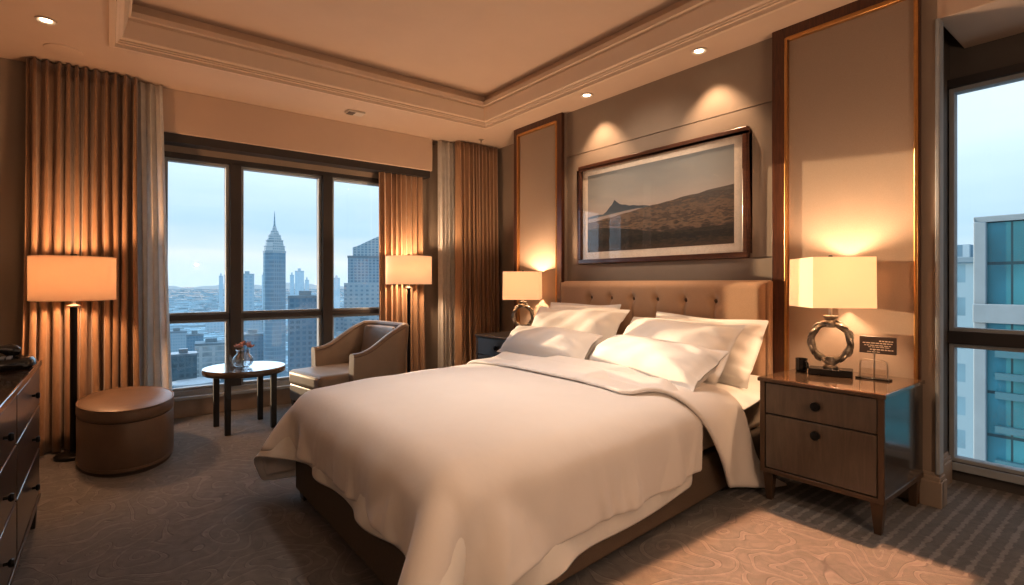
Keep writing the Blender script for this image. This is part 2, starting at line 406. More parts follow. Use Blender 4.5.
# pier corner with bead and baseboards
struct(MB().box(XP - .02, XP + .06, .862, .885, .19, 2.83).build('trim_5', M['winlight'], bevel=.006))
m = MB()
for h, t in ((.15, .028), (.175, .02), (.195, .010)):
    m.box(XP - t, XP + .02, .88 - t, 1.0, 0, h); m.box(XP, XP + .09, .88 - t, .90, 0, h); m.box(XP + .09, XR - .06, .955 - t, .96, 0, h)
struct(m.build('baseboard_right', M['wall'], bevel=.004)); 
m = MB().box(4.06, 4.14, 4.85, 5.9, 0, .16); struct(m.build('baseboard_corner', M['wall'], bevel=.004))
bpy.data.objects['baseboard_corner'].name = 'baseboard_side'
# soffit over the right recess and recess shell
struct(MB().box(XP + .0, XR + .2, YB, .88, 2.83, C).build('soffit', M['ceil'], bevel=.004)); bpy.data.objects['soffit'].name = 'trim_6'
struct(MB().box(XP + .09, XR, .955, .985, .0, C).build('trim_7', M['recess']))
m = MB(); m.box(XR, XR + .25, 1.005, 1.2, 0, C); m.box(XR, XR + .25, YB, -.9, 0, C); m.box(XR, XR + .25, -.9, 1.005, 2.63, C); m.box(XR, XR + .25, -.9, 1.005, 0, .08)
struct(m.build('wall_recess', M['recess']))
# valance box over the window
struct(MB().box(-.42, 3.19, YW, YG - .06, 2.70, C).build('valance', M['ceil'], bevel=.006)); bpy.data.objects['valance'].name = 'trim_8'
struct(MB().box(-.40, 3.17, YW + .03, YG - .06, 2.62, 2.70).build('blind_pocket', M['winframe'])); bpy.data.objects['blind_pocket'].name = 'trim_9'

# windows
def window(name, bars_v, bars_h, axis, plane, a0, a1, z0, z1, t=.05):
    root = bpy.data.objects.new(name, None); COL.objects.link(root); struct(root)
    bx = (lambda m, u0, u1, d0, d1, p, q: m.box(u0, u1, plane + d0, plane + d1, p, q)) if axis == 'y' else (lambda m, u0, u1, d0, d1, p, q: m.box(plane + d0, plane + d1, u0, u1, p, q))
    root.location = ((a0 + a1) / 2, plane, z0) if axis == 'y' else (plane, (a0 + a1) / 2, z0)
    fr = MB(); tr = MB()
    bx(fr, a0, a0 + t, -.05, .08, z0, z1); bx(fr, a1 - t, a1, -.05, .08, z0, z1)
    bx(fr, a0 + t, a1 - t, -.05, .08, z1 - t, z1); bx(fr, a0 + t, a1 - t, -.05, .08, z0, z0 + t)
    xs = [a0 + t] + [e for b in bars_v for e in b] + [a1 - t]
    for b0, b1 in bars_v: bx(fr, b0, b1, -.07, .08, z0 + t, z1 - t)
    zs = [z0 + t] + [e for b in bars_h for e in b] + [z1 - t]
    for i in range(0, len(xs), 2):
        for b0, b1 in bars_h: bx(fr, xs[i], xs[i + 1], -.05, .08, b0, b1)
    fr.build('window_frame', M['winframe'], root, bevel=.004)
    br = MB(); bx(br, a0 + t, a1 - t, -.055, -.04, z0, z0 + t); br.build('bottom_bead', M['winlight'], root, bevel=.002)
    g = .028
    for i in range(0, len(xs), 2):
        for k in range(0, len(zs), 2):
            u0, u1, p, q = xs[i], xs[i + 1], zs[k], zs[k + 1]
            tm = MB()
            bx(tm, u0, u0 + g, -.02, .06, p, q); bx(tm, u1 - g, u1, -.02, .06, p, q)
            bx(tm, u0 + g, u1 - g, -.02, .06, q - g, q); bx(tm, u0 + g, u1 - g, -.02, .06, p, p + g * .8)
            tm.build('sash', M['winlight'], root, bevel=.003)
            gm = MB(); bx(gm, u0 + .01, u1 - .01, .018, .024, p + .01, q - .01); gm.build('pane', M['glass'], root)
window('window_1', [(.965, 1.068), (1.896, 2.005)], [(.935, .985)], 'y', YG, wx0, wx1, wz0 + .01, wz1)
window('window_2', [(-.55, -.47)], [(.905, .985)], 'x', XR, -.9, 1.005, .08, 2.63)

# ------------------------------------------------------------------ drapes
def curtain(name, label, m, x0, x1, yt, yb, z0, z1, pleats, amp, cat='curtain', flare=0, group=None, seed=1, xs_b=None, left_pull=0):
    r = random.Random(seed); nu = pleats * 10 + 1; nv = 26
    ph = [r.uniform(-.5, .5) for _ in range(pleats + 2)]; am = [r.uniform(.65, 1.25) for _ in range(pleats + 2)]
    P = []
    b0, b1 = xs_b or (x0, x1)
    for i in range(nu):
        u = i / (nu - 1); row = []
        for j in range(nv):
            v = j / (nv - 1); z = z1 + (z0 - z1) * v
            k = (u + .022 * math.sin(7.3 * u + seed) * math.sin(PI * u) + .012 * math.sin(17 * u + 2 * seed) * math.sin(PI * u)) * pleats; ki = int(min(k, pleats - 1)); fr = k - ki
            a = am[ki] * (1 - fr) + am[ki + 1] * fr; p = ph[ki] * (1 - fr) + ph[ki + 1] * fr
            g = .62 + .55 * v                        # pleats are tight at the heading
            w = math.sin(2 * PI * k + p * v * 1.6)
            w = math.copysign(abs(w) ** .65, w)
            x = (x0 + (x1 - x0) * u) * (1 - v) + (b0 + (b1 - b0) * u) * v + amp * .35 * math.sin(4 * PI * k + p) * g
            y = yt + (yb - yt) * v + amp * a * g * w - flare * v ** 2 - left_pull * (1 - u) ** 1.5 * v ** 2
            x += .012 * math.sin(3 * v + ki * 1.7) * v
            row.append((x, y, z))
        P.append(row)
    o = MB().grid(P).build(name, m, smooth=True, loc=((x0 + x1) / 2, yt, z0), auto=False, solid=.006)
    return tag(o, label, cat, group)
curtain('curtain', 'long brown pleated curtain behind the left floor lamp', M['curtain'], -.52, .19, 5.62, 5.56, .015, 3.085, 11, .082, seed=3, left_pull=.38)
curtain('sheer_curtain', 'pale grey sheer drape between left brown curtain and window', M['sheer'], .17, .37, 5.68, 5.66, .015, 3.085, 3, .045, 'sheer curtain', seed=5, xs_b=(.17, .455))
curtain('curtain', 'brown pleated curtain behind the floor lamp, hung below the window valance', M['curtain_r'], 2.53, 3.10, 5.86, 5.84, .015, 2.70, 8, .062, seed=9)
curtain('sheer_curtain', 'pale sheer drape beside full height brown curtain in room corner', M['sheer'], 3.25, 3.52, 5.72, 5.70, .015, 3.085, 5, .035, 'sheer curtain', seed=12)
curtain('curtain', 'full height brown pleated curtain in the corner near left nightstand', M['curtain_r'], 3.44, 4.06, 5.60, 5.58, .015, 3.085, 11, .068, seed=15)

# ------------------------------------------------------------------ ceiling fittings
for i, (x, y, lab) in enumerate(((3.61, 3.50, 'recessed downlight above the left part of the framed picture'),
                                 (3.61, 2.30, 'recessed downlight above the right part of the framed picture'),
                                 (-.347, 4.766, 'recessed downlight above the left brown curtain'))):
    t = thing('ceiling_downlight', lab, 'ceiling light', (x, y, C), 'recessed downlights')
    MB().shell([(.058, -.0), (.060, -.008), (.052, -.010), (.046, -.006), (.040, .002)], (x, y, C - .001), 28).build('trim_ring', M['white'], t, smooth=True)
    MB().lathe([(.0, -.004), (.034, -.004), (.034, -.002), (0, -.002)], (x, y, C), 24).build('lens', M['bulb'], t)
t = thing('ceiling_detector', 'small white rectangular sensor on the ceiling above the window valance', 'sensor', (2.04, 5.34, C))
MB().box(1.95, 2.13, 5.28, 5.40, C - .022, C).build('housing', M['white'], t, bevel=.006)
MB().box(1.96, 2.03, 5.29, 5.39, C - .026, C - .020).build('grille', M['grille'], t, bevel=.002)
t = thing('ceiling_sprinkler', 'tiny sprinkler head on ceiling near corner curtain', 'sprinkler', (3.685, 5.40, C))
MB().lathe([(.0, -.035), (.012, -.034), (.012, -.030), (.005, -.028), (.006, -.008), (.030, -.006), (.032, 0), (0, 0)], (3.685, 5.40, C), 16).build('head', M['chrome'], t, smooth=True)
tag(MB().lathe([(0, -.010), (.10, -.010), (.118, -.006), (.12, 0), (0, 0)], (-.284, 5.30, C), 32).build('ceiling_speaker', M['ceil'], smooth=True, loc=(-.284, 5.30, C)),
    'flat round plate on the ceiling above left brown curtain', 'ceiling plate')

# ------------------------------------------------------------------ bed
XF, XH = .89, 3.60
def yR(x): return 1.53 + (1.76 - 1.53) * (x - XF) / (XH - XF)
def yL(x): return 3.31 + (3.80 - 3.31) * (x - XF) / (XH - XF)
bed = thing('bed', 'large bed with button tufted beige headboard and brown fabric base', 'bed', ((XF + XH) / 2, 2.6, 0))
def bedslab(x0, x1, inset, z0, z1, n=1):
    q = lambda z: [(x0 + inset * 1.0, yR(x0) + inset, z), (x1, yR(x1) + inset, z), (x1, yL(x1) - inset, z), (x0 + inset, yL(x0) - inset, z)]
    return MB().hexa(q(z0), q(z1))
bedslab(XF, XH, 0, .05, .30).build('base', M['bedbase'], bed, bevel=.02, seg=3)
bedslab(XF, XH - .02, .03, .30, .585).build('mattress', M['mattress'], bed, bevel=.05, seg=4)
for x, y in ((XF + .06, yL(XF) - .06), (XF + .06, yR(XF) + .06), (XH - .1, yR(XH) + .08), (XH - .1, yL(XH) - .08)):
    MB().taper(x, y, 0, .05, .035, .04).build('leg', M['tableleg'], bed)
# headboard with tufts: cushion pulled in at the buttons along vertical channels
hy0, hy1, hz0, hz1, hxf, hxb = 1.80, 3.93, .25, 1.32, 3.64, 3.765
hb = thing.__call__ if False else None
btn = [3.493, 3.24, 2.985, 2.73, 2.459, 2.197]; bz = 1.165
ys = np.linspace(hy0 + .012, hy1 - .012, 170); zs = np.linspace(hz0 + .02, hz1 - .012, 80)
P = []
for y in ys:
    row = []
    for z in zs:
        d = 0
        for b in btn:
            dy = y - b; dz = z - bz
            d += .042 * math.exp(-(dy * dy + dz * dz) / .0010) + .016 * math.exp(-(dy * dy) / .00014) * (1 if z < bz else .25)
        ey = min((y - hy0 - .012), (hy1 - .012 - y)); ez = hz1 - .012 - z
        edge = min(1, ey / .05) ; edgez = min(1, ez / .05)
        puff = .03 * (1 - (1 - max(0, edge)) ** 2) * (1 - (1 - max(0, edgez)) ** 2)
        row.append((hxf + .026 - puff + d, y, z))
    P.append(row)
hob = MB().box(hxf + .062, hxb, hy0, hy1, hz0, hz1).build('headboard', M['headboard'], bed, bevel=.02, seg=3)
MB().grid(P).build('tufted_cushion', M['headboard'], hob, smooth=True, auto=False)
for b in btn: MB().lathe([(0, -.012), (.010, -.010), (.017, -.004), (.018, .004), (0, .004)], (hxf + .040, b, bz), 14, axis='x').build('button', M['button'], hob, smooth=True)

# cloth drape: a small position based solver over the rounded mattress block
def block(Pn, off, crown_h=.07, rr=.10, ztop=.60):
    x, y, z = Pn[..., 0], Pn[..., 1], Pn[..., 2]
    f = np.clip((x - XF) / (XH - XF), -.2, 1.1)
    lo = 1.53 + .23 * f; hi = 3.31 + .49 * f; yc = (lo + hi) / 2; hw = (hi - lo) / 2
    yy = (y - yc) / hw
    zt = ztop + crown_h * np.clip(1 - np.abs(yy) ** 3.0, 0, 1) * np.clip((x - XF) / .5, 0, 1) ** .5 * (1 - .85 * np.clip((x - 1.7) / 1.0, 0, 1))
    a = (XF - x); b = np.abs(y - yc) - hw; c = z - zt
    va, vb, vc = np.maximum(a + rr, 0), np.maximum(b + rr, 0), np.maximum(c + rr, 0)
    L = np.sqrt(va ** 2 + vb ** 2 + vc ** 2) + 1e-9
    sd = L - rr - off
    inside = (a < -rr) & (b < -rr) & (c < -rr)
    n = np.stack([-va / L, np.sign(y - yc) * vb / L, vc / L], -1)
    n[inside] = (0, 0, 1); sd = np.where(inside, c - off, sd)
    return sd, n

def drape(P, off, pin, steps=170, iters=14, ztop=.60, stiff_b=.35, crown_h=.07, seed=2):
    r = np.random.default_rng(seed)
    P = P.copy(); prev = P.copy(); nu, nv = P.shape[:2]
    R0 = P.copy()
    def dist(a, b): return np.linalg.norm(R0[a] - R0[b], axis=-1)
    cons = []
    U, V = np.meshgrid(np.arange(nu), np.arange(nv), indexing='ij')
    def add(du, dv, key, k):
        mask = (U + du < nu) & (V + dv < nv) & (V + dv >= 0)
        for par in range(2):
            mm = mask & (key(U, V) % 2 == par)
            a = (U[mm], V[mm]); b = (U[mm] + du, V[mm] + dv)
            if len(a[0]): cons.append((a, b, dist(a, b), k))
    add(1, 0, lambda u, v: u, 1.0); add(0, 1, lambda u, v: v, 1.0)
    add(1, 1, lambda u, v: u, .6); add(1, -1, lambda u, v: u, .6)
    add(2, 0, lambda u, v: u // 2, stiff_b); add(0, 2, lambda u, v: v // 2, stiff_b)
    add(4, 0, lambda u, v: u // 4, stiff_b * .5); add(0, 4, lambda u, v: v // 4, stiff_b * .5)
    w = np.ones((nu, nv)); w[pin] = 0
    dt = 1 / 45
    for s in range(steps):
        vel = (P - prev) * .97
        prev = P.copy()
        P = P + (vel + np.array([0, 0, -9.8 * dt * dt]) ) * w[..., None]
        if s < 60: P += r.normal(0, .0006, P.shape) * w[..., None]
        for it in range(iters):
            for a, b, L, k in cons:
                d = P[b] - P[a]; l = np.linalg.norm(d, axis=-1) + 1e-9
                wa, wb = w[a], w[b]; ws = wa + wb + 1e-9
                c = (k * (l - L) / l / ws)[:, None] * d
                P[a] += c * wa[:, None]; P[b] -= c * wb[:, None]
            sd, n = block(P, off, ztop=ztop, crown_h=crown_h)
            hit = sd < 0
            P = np.where((hit & (w > 0))[..., None], P - n * sd[..., None], P)
            P[..., 2] = np.maximum(P[..., 2], .02)
        sd, n = block(P, off, ztop=ztop, crown_h=crown_h)
        touch = (sd < .004)[..., None]
        mv = P - prev; tan = mv - n * (mv * n).sum(-1, keepdims=True)
        P = np.where(touch & (w > 0)[..., None], P - tan * .55, P)
    return P

def sheet_grid(x_head, x_foot, over_f, over_s, step, z, skew=0):
    L = (x_head - x_foot) + over_f
    nu = int(L / step) + 1; nv = int((1.95 + 2 * over_s) / step) + 1
    P = np.zeros((nu, nv, 3))
    for i in range(nu):
        x = x_head - L * i / (nu - 1)
        for j in range(nv):
            t = j / (nv - 1)
            y = (yR(x) - over_s) * (1 - t) + (yL(x) + over_s) * t
            P[i, j] = (x + skew * max(0, yR(x) + .25 - y), y, z)
    return P
def cloth_obj(P, name, label, cat, m, solid, loc):
    o = MB().grid([[tuple(p) for p in r] for r in P]).build(name, m, smooth=True, loc=loc, auto=False, solid=solid, subsurf=1)
    return tag(o, label, cat)
G = sheet_grid(2.60, XF, .27, .36, .045, .72)
for j in range(G.shape[1]): G[0, j, 0] -= .10 * ((j / (G.shape[1] - 1)) < .25) * 0
duv = drape(G, .035, (slice(0, 2), slice(12, G.shape[1] - 12)), steps=190)
def wrinkles(P, amp, seed, ztop=.60):
    r = np.random.default_rng(seed); P = P.copy()
    sd, n = block(P, .03); n = n / (np.linalg.norm(n, axis=-1, keepdims=True) + 1e-9)
    hang = np.clip((.62 - P[..., 2]) / .30, 0, 1)
    foot = np.abs(n[..., 0]) > np.abs(n[..., 1])
    s_ = np.where(foot, P[..., 1], P[..., 0] + 5)
    w_ = 0
    for k in range(7):
        f = r.uniform(8, 26); w_ = w_ + np.sin(f * s_ + r.uniform(0, 6.3) + r.uniform(-3, 3) * P[..., 2]) * r.uniform(.4, 1) * (18 / (18 + f))
    env = .5 + .5 * np.sin(2.3 * s_ + r.uniform(0, 6))
    top = 0
    for k in range(6):
        a = r.uniform(0, 3.14); f = r.uniform(5, 17); top = top + np.sin(f * (P[..., 0] * np.cos(a) + P[..., 1] * np.sin(a)) + r.uniform(0, 6.3)) * 4 / f
    d = amp * w_ * hang * (.35 + .65 * env) + amp * .16 * top * (1 - hang) * np.clip((2.1 - P[..., 0]) / .4, 0, 1)
    nn = n.copy(); nn[..., 2] *= np.where(hang > .3, .2, 1)
    return P + nn * d[..., None]
def upsample(P):
    def up(A):
        B = np.zeros((A.shape[0] * 2 - 1,) + A.shape[1:]); B[::2] = A
        mid = (A[:-1] + A[1:]) / 2; mid[1:-1] = (-A[:-3] + 9 * A[1:-2] + 9 * A[2:-1] - A[3:]) / 16
        B[1::2] = mid; return B
    return up(up(P).transpose(1, 0, 2)).transpose(1, 0, 2)
duv = wrinkles(duv, .026, 5)
duv = upsample(duv)
def pleats(P, amp, seed):
    r = np.random.default_rng(seed); sd, n = block(P, .03)
    n = n / (np.linalg.norm(n, axis=-1, keepdims=True) + 1e-9)
    hang = np.clip((.58 - P[..., 2]) / .25, 0, 1) ** 1.3
    foot = np.abs(n[..., 0]) > np.abs(n[..., 1]); s_ = np.where(foot, P[..., 1], P[..., 0] + 5)
    d = np.zeros(s_.shape)
    for k in range(26):                                   # single soft folds fanning down to the hem
        c = r.uniform(1.2, 3.7) if k < 13 else r.uniform(5.7, 7.7)
        w_ = r.uniform(.012, .030); a = r.uniform(.4, 1) * (1 if r.random() < .7 else -.7); sl = r.uniform(-.35, .35)
        d += a * np.exp(-((s_ - c - sl * (P[..., 2] - .3)) / w_) ** 2)
    n[..., 2] *= .2
    return P + n * (amp * d * hang)[..., None]
duv = pleats(duv, .020, 8)
cloth_obj(duv, 'duvet', 'off white duvet draped over the bed and hanging over its foot', 'duvet', M['duvet'], .030, (1.6, 2.5, .6))
G = sheet_grid(2.55, XF, .30, .43, .06, .70)
sh = drape(G, .012, (slice(0, 2), slice(9, G.shape[1] - 9)), steps=120)
cloth_obj(sh, 'bed_sheet', 'thin white sheet whose hem peeks below the duvet', 'bed sheet', M['sheet'], .006, (1.6, 2.5, .55))
# turned back band near the pillows
G = sheet_grid(2.88, 2.28, 0, .34, .04, .72, skew=1.4)
fb = drape(G, .066, (slice(2, G.shape[0] - 2), slice(24, G.shape[1] - 24)), steps=150)
cloth_obj(fb, 'folded_cover', 'turned back white cover band lying across bed below the pillows', 'folded cover', M['duvet'], .026, (2.6, 2.6, .6))
G = sheet_grid(3.55, 2.6, 0, .08, .06, .66)
us = drape(G, .006, (slice(0, 1), slice(0, G.shape[1])), steps=60)
cloth_obj(us, 'fitted_sheet', 'cream sheet on mattress underneath the pillows', 'bed sheet', M['sheet'], .006, (3.1, 2.6, .6))

# ------------------------------------------------------------------ pillows
def pillow(label, w, h, t, loc, lean, yaw=0, roll=0, seed=0, fl=.035):
    """w along world Y, h up the slope, lean from horizontal in degrees (towards the headboard)"""
    r = random.Random(seed); nu, nv = 44, 30
    ph = [r.uniform(0, 6.28) for _ in range(8)]
    def pt(i, j, s):
        u = -1 + 2 * i / nu; v = -1 + 2 * j / nv
        eu = min(1, abs(u) / (1 - 2 * fl / w)); ev = min(1, abs(v) / (1 - 2 * fl / h))
        b = max(0, (1 - eu ** 5)) ** .5 * max(0, (1 - ev ** 2.2)) ** .5 * (.90 + .10 * (1 - u * u))
        pin = 1 - .05 * (1 - v * v) * abs(u) ** 3; pin2 = 1 - .06 * (1 - u * u) * abs(v) ** 3
        x = u * w / 2 * pin; y = v * h / 2 * pin2
        z = s * t / 2 * b * (1 + .10 * math.sin(3 * u + ph[0]) * math.sin(2.2 * v + ph[1]))
        edge = 1 - b
        cr = math.exp(-((abs(u) - .78) / .22) ** 2)
        z += .010 * s * b * math.sin(12 * v + 6 * u + ph[2]) * cr * (.5 + .5 * math.sin(7 * v + ph[7])) + .007 * s * b * math.sin(11 * u + ph[3]) * math.exp(-((abs(v) - .8) / .22) ** 2)
        z += .009 * s * b * math.sin(5 * u + 4 * v + ph[4]) + .005 * s * b * math.sin(13 * u - 6 * v + ph[5])
        z += .014 * (1 - b) * math.sin(4 * u + ph[5]) * (abs(v) > .5) + .012 * (1 - b) * math.sin(3 * v + ph[6])
        if b > 0: z += s * .18 * t * b * max(0, -v) ** 1.5 * .6
        return (x, y, z + .002 * s)
    m = MB()
    m.grid([[pt(i, j, 1) for j in range(nv + 1)] for i in range(nu + 1)])
    m.grid([[pt(i, j, -1) for j in range(nv + 1)] for i in range(nu + 1)])
    a = math.radians(lean)
    # local x -> -Y (screen right), local y -> up the slope (+X and +Z), local z -> outward (towards the foot)
    ex = Vector((0, -1, 0)); ey = Vector((math.cos(a), 0, math.sin(a))); ez = ex.cross(ey)
    R = Matrix((ex, ey, ez)).transposed()
    R = Matrix.Rotation(yaw, 3, 'Z') @ R @ Matrix.Rotation(roll, 3, 'Z')
    m.v = [tuple(R @ Vector(v) + Vector(loc)) for v in m.v]
    o = m.build('pillow', M['pillow'], smooth=True, loc=loc, auto=False, subsurf=1)
    return tag(o, label, 'pillow', 'white pillows on the bed')
pillow('white pillow leaning on the headboard, rearmost on the left half', .92, .52, .20, (3.47, 3.50, .87), 66, .03, 0, 1)
pillow('white pillow leaning on the headboard, rearmost on the right half', .98, .50, .20, (3.47, 2.22, .825), 62, -.07, -.02, 2)
pillow('white pillow in the middle of the left stack of three', 1.10, .52, .22, (3.26, 3.37, .865), 54, .02, .02, 3)
pillow('white pillow in the middle of the right stack of three', 1.04, .50, .27, (3.22, 2.30, .83), 50, -.10, -.01, 4)
pillow('white pillow lying lowest at front of the left stack', 1.06, .35, .27, (2.95, 3.34, .775), 40, .0, .0, 5, .022)
pillow('white pillow lying lowest at front of the right stack', 1.14, .36, .28, (2.93, 2.26, .770), 38, -.21, 0, 6, .022)

# ------------------------------------------------------------------ nightstands
def nightstand(label, x0, x1, y0, y1, H, front, side, top, legs=True):
    cx, cy = (x0 + x1) / 2, (y0 + y1) / 2
    t = thing('nightstand', label, 'nightstand', (cx, cy, 0))
    zb = .19
    e = .022
    MB().box(x0, x1, y0, y0 + e, zb, H - .02).build('side_panel', side, t, bevel=.003)
    MB().box(x0, x1, y1 - e, y1, zb, H - .02).build('side_panel', side, t, bevel=.003)
    m = MB().box(x0 + .02, x1, y0 + e, y1 - e, zb + .02, H - .03); m.build('carcass', side, t)
    m = MB(); m.box(x0 - .006, x1, y0 - .004, y1 + .004, zb - .022, zb + .006)
    m.box(x0 - .006, x0 + .01, y0 - .004, y0 + .026, zb, H - .02); m.box(x0 - .006, x0 + .01, y1 - .026, y1 + .004, zb, H - .02)
    m.build('face_frame', M['nighttrim'], t, bevel=.003)
    tp = MB().box(x0 - .012, x1 + .0, y0 - .012, y1 + .012, H - .022, H).build('top', top, t, bevel=.004)
    MB().box(x0 - .016, x0 - .010, y0 - .014, y1 + .014, H - .024, H - .004).build('front_edge', M['nighttrim'], tp, bevel=.002)
    for z0, z1 in ((H - .21, H - .03), (zb + .012, H - .218)):
        d = MB().box(x0 - .004, x0 + .02, y0 + .03, y1 - .03, z0, z1).build('drawer', front, t, bevel=.003)
        kz = z0 + (z1 - z0) * (.5 if z1 > H - .1 else .80)
        MB().lathe([(.007, .004), (.007, -.012), (.020, -.014), (.026, -.022), (.024, -.032), (.012, -.037), (0, -.037)], (x0 - .002, cy, kz), 20, axis='x').build('knob', M['blackmetal'], d, smooth=True)
    for lx in (x0 + .04, x1 - .04):
        for ly in (y0 + .035, y1 - .035):
            MB().taper(lx, ly, 0, zb - .02, .016, .030).build('leg', M['nighttrim'] if front is M['nightfront'] else side, t, bevel=.003)
    return t
NH = .735
nightstand('brown two drawer nightstand with black knobs at right of bed', 3.11, 3.755, .935, 1.565, NH, M['nightfront'], M['nightside'], M['nighttop'])
nightstand('black nightstand half hidden at left of bed near corner curtain', 3.20, 3.74, 4.02, 4.78, .74, M['nightblack'], M['nightblack'], M['nightblack'])

# bedside lamps: black block, ornate open ring, square linen shade turned 45 degrees
def ring_lamp(label, x, y, z, yaw, s=1.0, shade=.43, sh=.30, zs=.418):
    t = thing('table_lamp', label, 'lamp', (x, y, z), 'bedside lamps')
    def rot(p): c, q = math.cos(yaw), math.sin(yaw); return (x + (p[0] * c - p[1] * q) * s, y + (p[0] * q + p[1] * c) * s, z + p[2] * s)
    def put(m): m.v = [rot(p) for p in m.v]; return m
    put(MB().box(-.06, .06, -.115, .115, 0, .042)).build('base_block', M['black_block'], t, bevel=.005)
    rc = .205; R = .100
    ring = put(MB().tube([(0, R * 1.0 * math.sin(a) , rc + R * 1.12 * math.cos(a)) for a in [2 * PI * k / 48 for k in range(48)]],
              [.0175 + .003 * math.sin(8 * 2 * PI * k / 48) for k in range(48)], 12, closed=True)).build('ring', M['silver'], t, smooth=True)
    m = MB()                                          # scrolled leaves on the ring
    for k in range(14):
        a = 2 * PI * (k + .5) / 14
        cy, cz = R * math.sin(a), rc + R * 1.12 * math.cos(a)
        tg = 1 if a < PI else -1
        pts = []; rr = []
        for q in range(7):
            f = q / 6; aa = a + tg * (.50 * (f - .5)); rad = 1.06 + .10 * math.sin(PI * f) * (1 if k % 2 else .3) + .16 * f ** 3
            pts.append((-.010 + .014 * math.sin(PI * f) * (1 if k % 2 else -1), R * rad * math.sin(aa), rc + R * 1.12 * rad * math.cos(aa))); rr.append(.0085 * math.sin(PI * (f * .85 + .12)) + .002)
        m.tube(pts, rr, 8)
    put(m).build('scroll_leaf', M['silver'], ring, smooth=True)
    put(MB().lathe([(.0, .038), (.040, .040), (.042, .052), (.028, .064), (.032, .088), (.026, .112), (0, .115)], (0, 0, 0), 24)).build('foot_collar', M['silver'], t, smooth=True)
    put(MB().lathe([(0, .290), (.026, .293), (.032, .318), (.024, .338), (.040, .352), (.042, .364), (0, .367)], (0, 0, 0), 24)).build('cap', M['silver'], t, smooth=True)
    put(MB().lathe([(.010, .36), (.010, zs + .20), (.0, zs + .20)], (0, 0, 0), 14)).build('stem', M['chrome'], t, smooth=True)
    a = shade / 2 / s
    def sq(h, z0): return [(-h, -h, z0), (h, -h, z0), (h, h, z0), (-h, h, z0)]
    m = MB(); q0, q1 = sq(a, zs), sq(a * .985, zs + sh / s)
    m.add(q0 + q1, [(i, (i + 1) % 4, 4 + (i + 1) % 4, 4 + i) for i in range(4)])
    c45 = math.cos(PI / 4 - yaw)
    m.v = [(p[0] * math.cos(PI / 4 - yaw) - p[1] * math.sin(PI / 4 - yaw), p[0] * math.sin(PI / 4 - yaw) + p[1] * math.cos(PI / 4 - yaw), p[2]) for p in m.v]
    sd = put(m).build('lamp_shade', M['shade_bed'], t, solid=.004)
    b = MB()
    put(MB().lathe([(0, zs + sh / s + .018), (.010, zs + sh / s + .016), (.014, zs + sh / s + .004), (.008, zs + sh / s - .002), (0, zs + sh / s - .002)], (0, 0, 0), 16)).build('finial', M['blackmetal'], sd, smooth=True)
    for k in range(4):                                # spider arms
        an = PI / 2 * k
        b.tube([(0, 0, zs + sh / s - .004), (a * 1.38 * math.cos(an - yaw), a * 1.38 * math.sin(an - yaw), zs + sh / s - .004)], .0022, 6)
    put(b).build('spider', M['blackmetal'], sd)
    return t
LR = (3.50, 1.33); LL = (3.515, 4.355)
ring_lamp('lamp with square shade and open silver ring base on right nightstand', LR[0], LR[1], NH, .30, 1.0, .345, .300)
ring_lamp('lamp with square shade and silver ring base on left nightstand', LL[0], LL[1], .74, .75, 1.0, .385, .295, .385)

# things on the right nightstand
t = thing('mug', 'small black faceted cup beside right lamp block', 'cup', (3.50, 1.50, NH))
MB().lathe([(0, 0), (.030, 0), (.034, .01), (.034, .078), (.036, .084), (.031, .084), (.029, .02), (0, .018)], (3.50, 1.50, NH), 10).build('cup_body', M['phone'], t)
MB().tube([(3.482, 1.470, NH + .07), (3.47, 1.450, NH + .062), (3.47, 1.447, NH + .035), (3.482, 1.468, NH + .02)], .005, 8).build('handle', M['phone'], t, smooth=True)
sx_, sy_ = 3.54, 1.115
t = thing('sign_holder', 'clear acrylic holder on black foot carrying small brown plaque on right nightstand', 'sign holder', (sx_, sy_, NH))
MB().box(sx_ - .03, sx_ + .03, sy_ - .085, sy_ + .085, 0 + NH, NH + .010).build('foot', M['black_block'], t, bevel=.002)
pts = [(sx_, sy_ - .07, NH + .008), (sx_, sy_ - .07, NH + .085)] + [(sx_, sy_ - .07 + .03 - .03 * math.cos(a), NH + .085 + .03 * math.sin(a)) for a in (.5, 1.0, 1.57)] + \
      [(sx_, sy_ + .04 + .03 * math.sin(a), NH + .085 + .03 * math.cos(a)) for a in (0, .6, 1.1, 1.57)] + [(sx_, sy_ + .07, NH + .008)]
MB().tube(pts, .0028, 6).build('wire_hoop', M['chrome'], t, smooth=True)
MB().box(sx_ - .003, sx_ + .003, sy_ - .066, sy_ + .066, NH + .01, NH + .108).build('acrylic_plate', M['acrylic'], t)
MB().lathe([(.004, .01), (.004, .17), (0, .17)], (sx_ + .012, sy_, NH), 10).build('stem', M['chrome'], t, smooth=True)
py0, py1, pz0, pz1, px_ = sy_ - .105, sy_ + .080, NH + .150, NH + .250, sx_ + .02
pl = MB().box(px_, px_ + .012, py0, py1, pz0, pz1).build('plaque', M['plaque'], t, bevel=.003)
m = MB(); rr = random.Random(4)
for li, (zz, a, b, hh) in enumerate(((.022, .55, .96, .007), (.036, .10, .95, .006), (.050, .14, .90, .0045), (.060, .26, .84, .004), (.073, .30, .93, .006), (.088, .22, .60, .004))):
    yy = py1 - (py1 - py0) * a; ye = py1 - (py1 - py0) * b
    while yy > ye + .006:
        wl = min(rr.uniform(.008, .022), yy - ye)
        m.box(px_ - .0012, px_ + .001, yy - wl, yy, pz1 - zz - hh, pz1 - zz); yy -= wl + .004
m.build('lettering', M['plaquetext'], pl)

